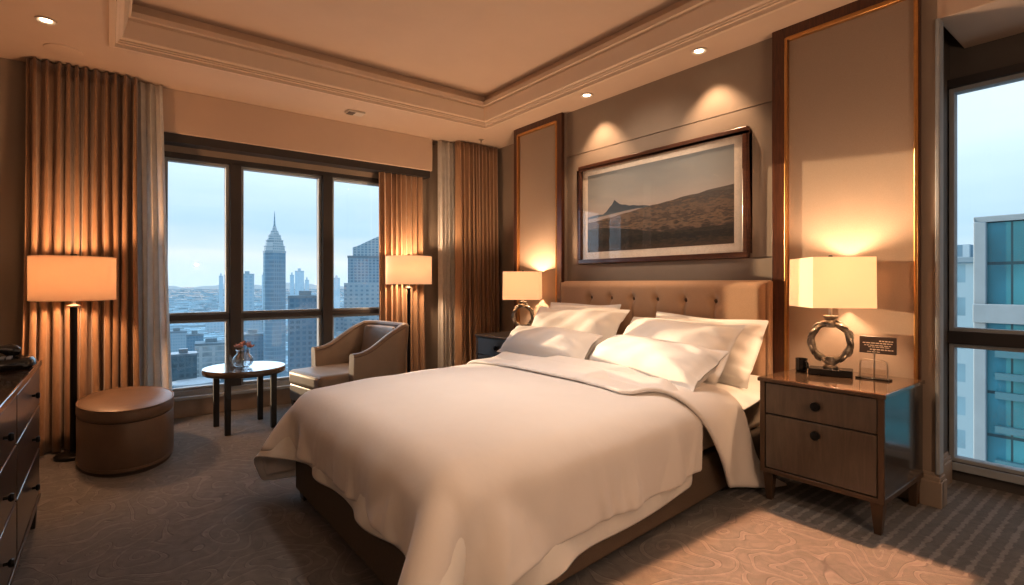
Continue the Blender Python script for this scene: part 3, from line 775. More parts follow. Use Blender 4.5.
# ------------------------------------------------------------------ framed picture
py0, py1, pz0, pz1 = 2.011, 3.808, 1.488, 2.490
pic = thing('framed_picture', 'wide framed mountain landscape picture hung above the headboard', 'picture', (XW, (py0 + py1) / 2, pz0))
fw = .048
m = MB()
for (z0, y0, y1, z1) in ((pz0, py0, py1, pz0 + fw), (pz1 - fw, py0, py1, pz1)): m.box(XW - .045, XW, y0, y1, z0, z1)
m.box(XW - .045, XW, py0, py0 + fw, pz0 + fw, pz1 - fw); m.box(XW - .045, XW, py1 - fw, py1, pz0 + fw, pz1 - fw)
m.build('frame', M['frame_wood'], pic, bevel=.012, seg=3)
MB().box(XW - .020, XW - .012, py0 + fw, py1 - fw, pz0 + fw, pz1 - fw).build('mat_board', M['matboard'], pic)
mw = .072
ay0, ay1, az0, az1 = py0 + fw + mw, py1 - fw - mw, pz0 + fw + mw, pz1 - fw - mw * .9
def art_mat(name, stops, vertical=True, noise=0.1, nscale=6, stretch=(1, 1, 4), z0=0, z1=1):
    mt, nt, out = new_mat(name)
    p = N(nt, 'ShaderNodeBsdfPrincipled', Roughness=.7)
    tc = N(nt, 'ShaderNodeTexCoord'); mp = N(nt, 'ShaderNodeMapping'); mp.inputs['Scale'].default_value = stretch
    nt.links.new(tc.outputs['Object'], mp.inputs[0])
    nz = N(nt, 'ShaderNodeTexNoise', Scale=nscale, Detail=8, Roughness=.65); nt.links.new(mp.outputs[0], nz.inputs['Vector'])
    sx = N(nt, 'ShaderNodeSeparateXYZ'); nt.links.new(tc.outputs['Object'], sx.inputs[0])
    mr = N(nt, 'ShaderNodeMapRange'); mr.inputs[1].default_value = z0; mr.inputs[2].default_value = z1; nt.links.new(sx.outputs['Z'], mr.inputs[0])
    ma = N(nt, 'ShaderNodeMath', operation='MULTIPLY_ADD'); ma.inputs[1].default_value = noise; nt.links.new(nz.outputs['Fac'], ma.inputs[0]); 
    sb = N(nt, 'ShaderNodeMath', operation='SUBTRACT'); sb.inputs[1].default_value = noise / 2; nt.links.new(mr.outputs[0], sb.inputs[0])
    nt.links.new(sb.outputs[0], ma.inputs[2])
    r = ramp(nt, ma.outputs[0], stops); nt.links.new(r.outputs[0], p.inputs['Base Color']); nt.links.new(p.outputs[0], out.inputs[0])
    return mt
H_ = az1 - az0; W_ = ay1 - ay0; b0 = az0 - pz0
def AP(u, v, k): return (XW - .0205 - .0008 * k, ay1 - u * W_, az0 + v * H_)   # u from the left
pr = MB().add([AP(0, 0, 0), AP(1, 0, 0), AP(1, 1, 0), AP(0, 1, 0)], [(0, 1, 2, 3)]).build('print', art_mat('art_sky',
      [(0, (.50, .40, .34)), (.42, (.52, .42, .36)), (.55, (.46, .42, .39)), (.75, (.34, .35, .345)), (1, (.26, .285, .295))], noise=.22, nscale=3, stretch=(1, 1, 3), z0=b0, z1=b0 + H_), pic)
def poly(prof, k, name, mt):
    n = len(prof); m = MB()
    m.add([AP(u, 0, k) for u, v in prof] + [AP(u, v, k) for u, v in prof], [(i, i + 1, n + i + 1, n + i) for i in range(n - 1)])
    m.build(name, mt, pr)
rr = random.Random(11)
mt_pts = [(0, .455), (.05, .47), (.10, .475), (.13, .47), (.16, .50), (.19, .56), (.205, .575), (.225, .635), (.24, .61), (.265, .575), (.285, .56), (.31, .555), (.34, .535), (.37, .535), (.41, .52), (.45, .515), (.5, .495), (.58, .49), (.66, .48), (1, .45)]
poly(mt_pts, 1, 'mountain', art_mat('art_mountain', [(0, (.22, .25, .28)), (.4, (.085, .11, .14)), (1, (.06, .085, .12))], noise=.3, nscale=9, z0=b0 + .38 * H_, z1=b0 + .66 * H_))
poly([(0, .43), (.08, .44), (.2, .462), (.3, .478), (.4, .49), (.5, .48), (.6, .46)], 1.5, 'mist', art_mat('art_mist', [(0, (.30, .25, .22)), (.5, (.42, .36, .33)), (1, (.36, .33, .32))], noise=.4, nscale=5, stretch=(1, 1, 6), z0=b0 + .3 * H_, z1=b0 + .5 * H_))
hill = [(0, .385)] + [(u / 20, .385 + .225 * (max(0, u / 20 - .05)) ** 1.25 + .006 * rr.uniform(-1, 1)) for u in range(1, 21)]
hill = [(u, v + (.03 * math.sin(3.1 * u))) for u, v in hill]
poly(hill, 2, 'hillside', art_mat('art_hill', [(0, (.12, .08, .055)), (.3, (.05, .046, .042)), (.45, (.24, .165, .115)), (.55, (.075, .065, .058)), (.68, (.22, .155, .115)), (.8, (.10, .09, .085)), (1, (.15, .135, .125))], noise=.9, nscale=5, stretch=(1, 2.0, 8), z0=b0, z1=b0 + .62 * H_))
fore = [(0, .30), (.1, .31), (.2, .29), (.35, .25), (.5, .20), (.65, .17), (.8, .19), (1, .20)]
poly(fore, 3, 'scrubland', art_mat('art_scrub', [(0, (.09, .062, .042)), (.35, (.022, .026, .026)), (.55, (.06, .05, .04)), (.7, (.025, .030, .030)), (1, (.12, .088, .062))], noise=1.0, nscale=8, stretch=(1, 2, 7), z0=b0, z1=b0 + .35 * H_))
MB().box(XW - .0275, XW - .0255, py0 + fw - .004, py1 - fw + .004, pz0 + fw - .004, pz1 - fw + .004).build('glass', glass_mat('picture_glass', (.98, .98, .98), .015, .25), pic)

# ------------------------------------------------------------------ floor lamps
def floor_lamp(label, x, y, zb, zt, R, pole_r, base_r, shm=None):
    t = thing('floor_lamp', label, 'lamp', (x, y, 0), 'floor lamps with drum shades')
    MB().lathe([(0, 0), (base_r, 0), (base_r, .018), (base_r * .93, .026), (.03, .032), (.022, .045), (0, .045)], (x, y, 0), 36).build('base', M['blackmetal'], t, smooth=True)
    MB().lathe([(pole_r, .03), (pole_r, zb - .06), (pole_r * 1.05, zb - .055), (0, zb - .05)], (x, y, 0), 20).build('pole', M['blackmetal'], t, smooth=True)
    MB().lathe([(pole_r * 1.9, zb - .055), (pole_r * 2.0, zb - .045), (.012, zb - .03), (.011, zb + .08), (.018, zb + .10), (0, zb + .11)], (x, y, 0), 20).build('socket', M['chrome'], t, smooth=True)
    sd = MB().shell([(R, zb), (R, zt)], (x, y, 0), 64).build('lamp_shade', shm or M['shade'], t, smooth=True, solid=.004)
    for z in (zb, zt): MB().tube([(x + R * math.cos(2 * PI * k / 48), y + R * math.sin(2 * PI * k / 48), z) for k in range(48)], .0045, 6, True).build('rim', shm or M['shade'], sd, smooth=True)
    m = MB()
    for k in range(3):
        a = 2 * PI * k / 3 + .3; m.tube([(x, y, zt - .02), (x + R * math.cos(a), y + R * math.sin(a), zt - .01)], .003, 6)
    m.build('spider', M['blackmetal'], sd)
    MB().lathe([(0, zt + .028), (.02, zt + .026), (.022, zt + .012), (.006, zt + .004), (.006, zt - .03), (0, zt - .03)], (x, y, 0), 16).build('finial', M['blackmetal'], sd, smooth=True)
    return t
FL = (-.215, 5.08); FR = (2.755, 5.53)
floor_lamp('wide drum shade floor lamp behind the oval ottoman', FL[0], FL[1], 1.175, 1.49, .252, .022, .115)
floor_lamp('drum shade floor lamp behind the armchair', FR[0], FR[1], 1.29, 1.605, .262, .020, .13, M['shade_bed'])

# ------------------------------------------------------------------ ottoman
ox, oy, orx, ory = .10, 4.84, .292, .50
t = thing('ottoman', 'oval brown leather ottoman on carpet before the left curtain', 'ottoman', (ox, oy, 0))
def oval(prof, n=64): return MB().lathe(prof, (ox, oy, 0), n, sx=orx, sy=ory)
oval([(0, 0), (.96, 0), (.965, .03), (0, .03)]).build('plinth', M['seam'], t, smooth=True)
oval([(0, .025), (.985, .025), (1.0, .032), (1.0, .345), (.985, .355), (0, .355)]).build('body', M['leather'], t, smooth=True)
oval([(.90, .030), (1.008, .034), (1.008, .052), (.9, .056)]).build('bottom_band', M['leather'], t, smooth=True)
oval([(.9, .352), (.975, .352), (.975, .362), (.9, .362)]).build('seam', M['seam'], t, smooth=True)
oval([(0, .360), (.985, .360), (1.005, .368), (1.01, .385), (1.005, .425), (.985, .440), (.95, .447), (.6, .452), (0, .454)]).build('cushion_top', M['leather'], t, smooth=True)
MB().tube([(ox + orx * .99 * math.cos(2 * PI * k / 64), oy + ory * .99 * math.sin(2 * PI * k / 64), .440) for k in range(64)], .0055, 6, True).build('piping', M['leather'], t, smooth=True)

# ------------------------------------------------------------------ side table with vase
tx, ty, tz = .965, 5.20, .545
t = thing('side_table', 'round dark side table with four straight legs before the window', 'table', (tx, ty, 0))
MB().lathe([(0, tz - .055), (.322, tz - .055), (.334, tz - .046), (.338, tz - .03), (.338, tz - .006), (.333, tz), (0, tz)], (tx, ty, 0), 64).build('table_top', M['tabletop'], t, smooth=True)
for k in range(4):
    a = math.radians(38 + 12 + 90 * k); lx, ly = tx + .265 * math.cos(a), ty + .265 * math.sin(a)
    MB().taper(lx, ly, 0, tz - .054, .022, .024).build('leg', M['tableleg'], t, bevel=.003)
vx, vy = .945, 5.17
t = thing('vase', 'clear glass vase with pink bloom standing on round side table', 'vase', (vx, vy, tz))
MB().lathe([(0, .0), (.045, .0), (.075, .02), (.088, .055), (.078, .095), (.055, .12), (.05, .14), (.062, .155), (.059, .157), (.046, .14), (.050, .12), (.072, .094), (.081, .056), (.068, .024), (.0, .012)], (vx, vy, tz), 28).build('glass_bowl', M['vase'], t, smooth=True)
MB().tube([(vx - .10 + .012 * math.sin(k), vy - .03, tz + .02 + .02 * k) for k in range(6)] , .010, 8).build('glass_handle', M['vase'], t, smooth=True)
fl = MB(); rr = random.Random(3)
for k in range(3): fl.tube([(vx + .01 * k, vy, tz + .02), (vx - .015 + .02 * k, vy + .01, tz + .10), (vx - .02 + .03 * k, vy, tz + .19)], .0025, 6)
fl.build('stem', M['leaf'], t)
for cx, cz, r in ((-.035, .185, .040), (.02, .205, .044), (.06, .18, .034)):
    b = MB()
    for k in range(9):
        a = 2 * PI * k / 9 + rr.random(); q = r * (.6 if k % 2 else 1)
        P = [[(vx + cx + q * f * math.cos(a + g * .35) * 1.0, vy + q * f * math.sin(a + g * .35), tz + cz + r * .5 * f * f - .01 * abs(g) + (.01 if k % 2 else 0)) for g in (-1, 0, 1)] for f in (.05, .4, .75, 1)]
        b.grid(P)
    b.build('bloom', M['petal'], t, smooth=True, solid=.002)

# ------------------------------------------------------------------ armchair facing left along -X
t = thing('armchair', 'beige leather armchair with sloping arms between side table and bed', 'armchair', (2.0, 5.2, 0))
ax0, ax1, ay0_, ay1_ = 1.50, 2.46, 4.79, 5.61
MB().box(ax0 + .03, ax1 - .06, ay0_ + .03, ay1_ - .03, .13, .30).build('seat_base', M['armchair'], t, bevel=.02, seg=3)
MB().box(ax0 - .005, ax1 - .16, ay0_ + .075, ay1_ - .075, .295, .445).build('seat_cushion', M['armchair'], t, bevel=.045, seg=4)
cush = [c for c in t.children if c.name.startswith('seat_cushion')][0]
ry0, ry1 = ay0_ + .075, ay1_ - .075
MB().tube([(ax0 + .005, ry0 + .02, .425), (ax0 + .003, ry1 - .02, .425)], .006, 8).build('piping', M['piping'], cush, smooth=True)
for lx, ly in ((ax0 + .07, ay0_ + .07), (ax0 + .07, ay1_ - .07), (ax1 - .12, ay0_ + .07), (ax1 - .12, ay1_ - .07)):
    MB().taper(lx, ly, 0, .135, .018, .03).build('leg', M['tableleg'], t, bevel=.003)
t.rotation_euler[2] = 0
# U shaped shell: one arm, round the back, other arm
path = []; xa = 1.78; rc_ = .22; nseg = 10
for k in range(16): path.append((xa + (ax1 - rc_ - xa) * k / 15, ay0_, 'n'))
for k in range(1, nseg + 1):
    a = -PI / 2 + PI / 2 * k / nseg; path.append((ax1 - rc_ + rc_ * math.cos(a), ay0_ + rc_ + rc_ * math.sin(a), 'c'))
for k in range(1, 9): path.append((ax1, ay0_ + rc_ + (ay1_ - ay0_ - 2 * rc_) * k / 9, 'b'))
for k in range(0, nseg + 1):
    a = PI / 2 * k / nseg; path.append((ax1 - rc_ + rc_ * math.cos(a), ay1_ - rc_ + rc_ * math.sin(a), 'c'))
for k in range(1, 16): path.append((ax1 - rc_ + (xa - ax1 + rc_) * k / 15, ay1_, 'n'))
pts2 = [Vector((p[0], p[1])) for p in path]; K = len(pts2)
def hgt(p):
    f = max(0, min(1, (p.x - xa) / (ax1 - .10 - xa))); f = f * f * (3 - 2 * f)
    return .635 + .235 * (f ** 1.35) + .012 * (1 if f > .98 else 0)
outer, inner, ohi, ihi = [], [], [], []
th = .085
sections = []
for i in range(K):
    d = (pts2[min(i + 1, K - 1)] - pts2[max(i - 1, 0)]).normalized(); n = Vector((-d.y, d.x))   # inward (left of travel)
    h = hgt(pts2[i]); o = pts2[i]; lean = max(0, (o.x - 2.1)) * .12
    flare_ = .02
    sec = []
    for q, z in ((0, .12), (-flare_ * .5, h * .6), (-flare_, h - .03), (-flare_ + .012, h - .008), (th * .5 - flare_, h), (th - flare_ - .012, h - .008), (th - flare_, h - .03), (th, h * .6), (th + .01, .30), (th + .01, .14)):
        pp = o + n * q
        sec.append((pp.x + lean * (z / h) ** 1.5 * (1 if path[i][2] != 'n' else 1), pp.y, z))
    sections.append(sec)
m = MB(); ns = len(sections[0])
m.add([p for s_ in sections for p in s_], [(i * ns + k, (i + 1) * ns + k, (i + 1) * ns + (k + 1) % ns, i * ns + (k + 1) % ns) for i in range(K - 1) for k in range(ns)] + [tuple(range(ns))[::-1], tuple(range((K - 1) * ns, K * ns))])
shell_o = m.build('arm_and_back_shell', M['armchair'], t, smooth=True, bevel=0)
for idx in (2, 6): MB().tube([s_[idx] for s_ in sections], .005, 6).build('piping', M['piping'], shell_o, smooth=True)
bc = []
for i in range(13):
    row = []
    for j in range(9):
        u = i / 12; v = j / 8
        y = ay0_ + .14 + (ay1_ - ay0_ - .28) * u; z = .44 + .40 * v
        x = ax1 - .115 + .07 * v - .05 * (1 - (2 * u - 1) ** 4) * (1 - (2 * v - 1) ** 6) - .10 * abs(2 * u - 1) ** 4
        row.append((x, y, z))
    bc.append(row)
MB().grid(bc).build('back_cushion', M['armchair'], t, smooth=True, auto=False, solid=.03, subsurf=1)

t.rotation_euler[2] = .16; t.location[0] -= .05
# ------------------------------------------------------------------ dresser along the left wall
dx0, dx1, dy0, dy1, dz = XL + .01, -.30, 2.04, 3.78, .885
t = thing('dresser', 'long dark wooden dresser with small black knobs along left wall', 'dresser', ((dx0 + dx1) / 2, (dy0 + dy1) / 2, 0))
MB().box(dx0, dx1 - .02, dy0, dy1, .16, dz - .03).build('carcass', M['dresser'], t, bevel=.004)
MB().box(dx0, dx1 + .008, dy0 - .01, dy1 + .01, dz - .032, dz).build('top', M['dresser_top'], t, bevel=.005)
MB().box(dx1 - .03, dx1 + .004, dy0, dy1, .145, .175).build('bottom_rail', M['nighttrim'], t, bevel=.003)
ym = 2.91
for y0, y1 in ((ym, dy1), (dy0, ym)):
    for z0, z1 in ((.655, .845), (.425, .645), (.185, .415)):
        d = MB().box(dx1 - .03, dx1, y0 + .012, y1 - .012, z0, z1).build('drawer', M['dresser'], t, bevel=.004)
        kys = (y0 + (y1 - y0) * .6,)
        for ky in kys:
            MB().lathe([(.006, -.002), (.006, .012), (.013, .015), (.016, .022), (.012, .029), (0, .030)], (dx1, ky, (z0 + z1) / 2), 16, axis='x').build('knob', M['blackmetal'], d, smooth=True)
for lx in (dx0 + .05, dx1 - .035):
    for ly in (dy0 + .05, dy1 - .04):
        MB().taper(lx, ly, 0, .16, .022, .028).build('leg', M['tableleg'], t, bevel=.003)
# telephone on the dresser
tpx, tpy = -.46, 3.50
t = thing('telephone', 'glossy black desk telephone on the dresser top', 'telephone', (tpx, tpy, dz))
m = MB().lathe([(0, 0), (.90, 0), (1.0, .012), (1.0, .035), (.93, .052), (0, .058)], (tpx, tpy, dz), 40, sx=.17, sy=.13); m.build('base', M['phone'], t, smooth=True)
hs = [(tpx - .10 + .20 * k / 12, tpy - .05 + .10 * k / 12, dz + .075 + .022 * math.sin(PI * k / 12)) for k in range(13)]
MB().tube(hs, [.020, .030, .030, .022, .016, .015, .015, .015, .016, .022, .030, .030, .020], 14).build('handset', M['phone'], t, smooth=True)
m = MB()
for i in range(3):
    for j in range(4): m.box(tpx + .02 + .024 * i, tpx + .036 + .024 * i, tpy - .07 + .02 * j, tpy - .056 + .02 * j, dz + .052, dz + .060)
m.build('keypad', M['winlight'], t)

# ------------------------------------------------------------------ city outside
GZ = -60.0
fxv, fyv, rxv, ryv = .61162, .79115, .79115, -.61162
def away(px, d):
    a = (px - 512) / 520; return (fxv + a * rxv) * d, (fyv + a * ryv) * d
def zat(py, d): return 1.3 + (283 - py) / 520 * d
HZ = (.42, .66, .84)
ground_m = mat('city_ground', (.13, .20, .25), .9, col2=(.07, .12, .16), scale=.018, detail=8)
o = MB().box(-2500, 4500, 60, 9000, GZ - 1, GZ).build('city_ground', ground_m); struct(o); o.name = 'ground'
FM = {}
def fm(key):
    if key not in FM:
        wall, win, fw_, fh_, hz_, gap = key
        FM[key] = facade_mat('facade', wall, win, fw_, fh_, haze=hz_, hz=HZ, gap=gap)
    return FM[key]
roofm = {h: facade_mat('roof_%d' % int(h * 100), (.15, .20, .24), (.15, .20, .24), 5, 5, haze=h, hz=HZ) for h in (0, .12, .25, .4, .6, .75)}
def tower(px0, px1, ytop, d, key, label, depth=None, group=None, parts=True, name='tower_block', roof_h=1.2):
    xc, yc = away((px0 + px1) / 2, d); w = (px1 - px0) / 520 * d * .92; dp = depth or w * .8; zt = zat(ytop, d)
    t = thing(name, label, 'building', (xc, yc, GZ), group)
    ang = math.atan2(yc, xc) - PI / 2
    def R(m):
        c, s = math.cos(ang), math.sin(ang)
        m.v = [(xc + (p[0] * c - p[1] * s), yc + (p[0] * s + p[1] * c), p[2]) for p in m.v]; return m
    R(MB().box(-w / 2, w / 2, 0, dp, GZ, zt)).build('facade', fm(key), t)
    hz_ = min(roofm, key=lambda h: abs(h - key[4]))
    R(MB().box(-w / 2 * 1.02, w / 2 * 1.02, -.02 * dp, dp * 1.02, zt, zt + roof_h).box(-w * .2, w * .15, dp * .3, dp * .6, zt + roof_h, zt + roof_h * 3)).build('roof', roofm[hz_], t)
    return t, R, w, dp, zt
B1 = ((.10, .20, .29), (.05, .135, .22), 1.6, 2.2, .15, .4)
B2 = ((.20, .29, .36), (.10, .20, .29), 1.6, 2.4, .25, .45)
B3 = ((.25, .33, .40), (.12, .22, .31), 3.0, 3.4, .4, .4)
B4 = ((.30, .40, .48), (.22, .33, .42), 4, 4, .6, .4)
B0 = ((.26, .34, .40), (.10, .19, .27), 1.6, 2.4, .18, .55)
# spired landmark tower, modelled in tiers
d = 330; xc, yc = away(274.5, d)
t = thing('spired_tower', 'tall slender skyscraper with stepped crown and needle spire in left window view', 'building', (xc, yc, GZ))
wv = 19.5 / 520 * d
def ngon(m, r0, r1, z0, z1, n=8, off=PI / 8):
    q = lambda r, z: [(xc + r * math.cos(2 * PI * k / n + off), yc + r * math.sin(2 * PI * k / n + off), z) for k in range(n)]
    return m.hexa(q(r0, z0), q(r1, z1))
z1 = zat(253, d)
ngon(MB(), wv * .53, wv * .53, GZ, z1).build('shaft', fm(((.12, .20, .28), (.04, .11, .19), 1.3, 2.6, .25, .3)), t)
m = MB(); tiers = [(253, 251, .55, .55), (251, 247, .50, .48), (247, 246, .51, .50), (246, 241, .44, .40), (241, 240, .43, .42), (240, 236, .34, .29), (236, 235, .31, .30), (235, 231, .23, .17), (231, 226, .13, .07)]
for a, b, r0, r1 in tiers: ngon(m, wv * r0, wv * r1, zat(a, d), zat(b, d))
m.build('crown', fm(((.40, .43, .45), (.13, .18, .23), 1.2, 1.6, .25, .45)), t)
ngon(MB(), wv * .05, wv * .008, zat(226, d), zat(211, d)).build('spire', fm(B2), t)
# big curved-top block at the right side of the window
d = 300
t, R, w, dp, zt = tower(347, 396, 258, d, ((.20, .31, .39), (.06, .15, .24), 1.1, 1.7, .16, .35), 'broad glass block with curved stepped roof at right side of left window', depth=20)
m = MB(); P = []
for k in range(13):
    f = k / 12; P.append((-w / 2 * .80 + w * .9 * f, zt + (6.0 + 8.5 * math.sin(PI * .5 * f) ** 1.3)))
n = len(P)
m.add([(x, y, zt) for y in (1, dp) for x, z in P] + [(x, y, z) for y in (1, dp) for x, z in P],
      [(i, i + 1, 2 * n + i + 1, 2 * n + i) for i in range(n - 1)] + [(n + i, 3 * n + i, 3 * n + i + 1, n + i + 1) for i in range(n - 1)] + [(2 * n + i, 2 * n + i + 1, 3 * n + i + 1, 3 * n + i) for i in range(n - 1)] + [(0, 2 * n, 3 * n, n), (n - 1, 2 * n - 1, 4 * n - 1, 3 * n - 1)])
R(m).build('curved_top', fm(((.30, .38, .43), (.11, .20, .28), 1.1, 1.5, .16, .4)), t)
R(MB().box(-w / 2 - 2, w / 2 * .4, -3, 0, GZ, zat(283, d))).build('lower_wing', fm(B0), t)
tower(241, 254, 275, 480, B3, 'slim grey blue tower left of the spired skyscraper', name='tower_block')
tower(288, 324, 298, 270, ((.10, .19, .27), (.05, .13, .21), 2.0, 2.8, .12, .4), 'mid height dark blue block in front and right of the spired skyscraper', depth=16)
tower(325, 333, 296, 262, B2, 'pale ribbed block beside the dark blue mid height block', depth=14)
far = [(219, 223, 277, 'distant pair of hazy slim towers, left one'), (224, 228, 276, 'distant pair of hazy slim towers, right one'), (262, 265, 276, 'hazy slim tower just behind the spired skyscraper'),
       (290, 294, 276, 'faint slender tower right of the spired skyscraper'), (295, 304, 272, 'faint stepped tower right of the spired skyscraper'), (305, 309, 281, 'faint low tower between the spired skyscraper and the second mullion'),
       (333, 340, 279, 'faint tower at the second mullion')]
for a, b, y, lab in far: tower(a, b, y, 1300, B4, lab, name='distant_tower', roof_h=3)
near = [(168, 186, 333, 420, B0, 'low pale block at left edge of the left window view'), (187, 203, 336, 380, B1, 'low dark block beside left edge of window view'),
        (196, 228, 345, 330, ((.42, .48, .52), (.28, .35, .40), 6, 3.5, .12, .25), 'broad white hall with flat roof in left window view'),
        (172, 196, 356, 300, ((.10, .16, .20), (.07, .13, .17), 3, 3, .0, .3), 'dark low shed in front of white hall'),
        (242, 262, 318, 420, B2, 'pale low block below the grey blue tower'), (262, 276, 322, 380, B0, 'pale low block at foot of spired skyscraper'),
        (240, 266, 336, 330, B1, 'wide dark block above the side table'), (334, 352, 318, 300, B0, 'low pale block behind the armchair'),
        (352, 378, 325, 280, B1, 'wide low dark block behind the armchair'), (330, 350, 340, 250, B2, 'flat block low behind the armchair back'),
        (206, 226, 322, 620, B3, 'hazy wide block beyond the white hall'), (176, 200, 320, 760, B3, 'hazy long block near left edge of window view')]
for a, b, y, dd, key, lab in near: tower(a, b, y, dd, key, lab, depth=(b - a) / 520 * dd * .9, name='city_block')
for px, d_, w_, l_, lab in ((195, 300, 26, 12, 'large pale flat roof seen low in the left pane'), (225, 285, 22, 9, 'pale curved flat roof seen beside first mullion'), (300, 268, 34, 9, 'long pale flat roof behind the side table')):
    xc, yc = away(px, d_)
    t = thing('low_roof_hall', lab, 'building', (xc, yc, GZ))
    MB().lathe([(0, 0), (.98, 0), (.98, 4.0), (0, 4.0)], (xc, yc, GZ), 24, sx=w_ / 2, sy=l_).build('wall', fm(B1), t)
    MB().lathe([(0, 4.0), (1.02, 4.0), (1.0, 4.8), (.7, 5.6), (0, 6.2)], (xc, yc, GZ), 24, sx=w_ / 2, sy=l_).build('roof', mat('pale_roof', (.42, .48, .53), .7, scale=.3), t, smooth=True)
# the uncountable low sprawl to the horizon
m = MB(); m2 = MB(); rr = random.Random(21)
for k in range(2600):
    d_ = 360 * (14 ** rr.random()); px = rr.uniform(120, 460)
    x, y = away(px, d_); s_ = rr.uniform(4, 12) * (d_ / 500) ** .35; h = rr.uniform(1.5, 4.5) * (1.8 if rr.random() < .08 and d_ < 1500 else 1)
    (m if k % 2 else m2).box(x - s_, x + s_ * rr.uniform(.4, 1.5), y - s_ * .5, y + s_ * rr.uniform(.4, 1.2), GZ, GZ + h)
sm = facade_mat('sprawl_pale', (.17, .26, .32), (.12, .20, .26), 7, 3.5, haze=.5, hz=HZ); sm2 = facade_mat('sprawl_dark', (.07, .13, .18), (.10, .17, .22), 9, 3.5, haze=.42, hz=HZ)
tag(m.build('city_sprawl', sm), 'endless pale low rooftops spreading to the hazy horizon', 'city', kind='stuff')
tag(m2.build('city_sprawl', sm2), 'endless dark low rooftops spreading to the hazy horizon', 'city', kind='stuff')
# far ranges on the horizon, haze painted into their material
for k, (dd, hh, cc) in enumerate(((5200, 40, .75),)):
    m = MB(); pr_ = []
    for i in range(60):
        x, y = away(60 + 480 * i / 59, dd); pr_.append((x, y, GZ + hh + 26 * math.sin(i * .5) * math.sin(i * .23 + 1) + 8 * math.sin(i * 1.9)))
    m.add([(x, y, GZ) for x, y, z in pr_] + pr_, [(i, i + 1, 60 + i + 1, 60 + i) for i in range(59)])
    o = m.build('far_hills', facade_mat('far_hills', (.42, .55, .64), (.42, .55, .64), 50, 50, haze=.75, hz=(.55, .68, .77))); struct(o)

# building opposite the right window
d = 34.0
TE = ((.16, .26, .32), (.015, .115, .155), 1.35, 3.4, 0, .10)
x0, y0 = 42.0, 8.02
t = thing('office_building', 'teal glass office building with pale frame outside the right window', 'building', (x0, 2, GZ))
zr = zat(217, 42 * .61 + 8 * .79) 
Yl = 7.95
MB().box(x0 + .3, x0 + 18, -40, Yl - .3, GZ, zr - .4).build('glass_facade', facade_mat('teal_curtain_wall', (.015, .05, .065), (.035, .17, .215), 1.5, 2.6, gap=.07, vgap=.07, rough=.3), t)
m = MB(); m.box(x0, x0 + 18.3, -40, Yl, zr - .35, zr); m.box(x0, x0 + 1.0, Yl - .6, Yl, GZ, zr - .35)
m.box(x0 - .2, x0 + .6, -40, Yl, zat(321, 33), zat(303, 33)); 
m.build('concrete_frame', mat('pale_concrete', (.20, .255, .29), .7, scale=.8), t, bevel=.05)
m = MB()
for z in (zat(349, 33), zat(370, 33), zat(388, 33), zat(420, 33), zat(452, 33)): m.box(x0 - .1, x0 + .5, -40, Yl - 1.0, z - .25, z + .15)
m.build('floor_bands', mat('teal_spandrel', (.055, .15, .19), .4, scale=.8), t)
m = MB()
for y in (5.2, 4.2, 2.7): m.box(x0 + 2, x0 + 3.4, y - .7, y + .2, zr, zr + .45)
m.build('rooftop_unit', roofm[0], t)
MB().tube([(x0 + 4, 3.7, zr), (x0 + 4, 3.7, zr + 3.4)], [.07, .03], 6).build('antenna', M['blackmetal'], t)
t = thing('apartment_block', 'pale lower building just left of teal office building', 'building', (60, 12, GZ))
MB().box(61, 70, 8, 20, GZ, zat(262, 46)).build('facade', fm(((.24, .33, .39), (.12, .21, .27), 2.4, 3.0, .12, .45)), t)
MB().box(60.6, 70.4, 7.6, 20.4, zat(262, 46), zat(257, 46)).build('roof', roofm[.12], t)
MB().box(62, 66, 12, 16, zat(257, 46), zat(243, 46)).build('rooftop_house', fm(B0), t)

# ------------------------------------------------------------------ world sky
w = bpy.data.worlds.new('sky'); scene.world = w; w.use_nodes = True
nt = w.node_tree; nt.nodes.clear()
out = N(nt, 'ShaderNodeOutputWorld'); bg = N(nt, 'ShaderNodeBackground', Strength=1.0)
tc = N(nt, 'ShaderNodeTexCoord'); sp = N(nt, 'ShaderNodeSeparateXYZ'); nt.links.new(tc.outputs['Generated'], sp.inputs[0])
mp = N(nt, 'ShaderNodeMapping'); mp.inputs['Scale'].default_value = (1.2, 1.2, 7)
nt.links.new(tc.outputs['Generated'], mp.inputs[0])
nz = N(nt, 'ShaderNodeTexNoise', Scale=1.6, Detail=5, Roughness=.55); nt.links.new(mp.outputs[0], nz.inputs['Vector'])
ma = N(nt, 'ShaderNodeMath', operation='MULTIPLY_ADD'); ma.inputs[1].default_value = .16; nt.links.new(nz.outputs['Fac'], ma.inputs[0])
sb = N(nt, 'ShaderNodeMath', operation='SUBTRACT'); sb.inputs[1].default_value = .08; nt.links.new(sp.outputs['Z'], sb.inputs[0]); nt.links.new(sb.outputs[0], ma.inputs[2])
sky = ramp(nt, ma.outputs[0], [(0.0, (.56, .69, .78)), (.04, (.64, .70, .75)), (.10, (.44, .60, .73)), (.20, (.60, .73, .82)), (.34, (.75, .82, .87)), (1.0, (.55, .70, .85))])
nt.links.new(sky.outputs[0], bg.inputs['Color']); nt.links.new(bg.outputs[0], out.inputs[0])
bg.inputs['Strength'].default_value = 1.22

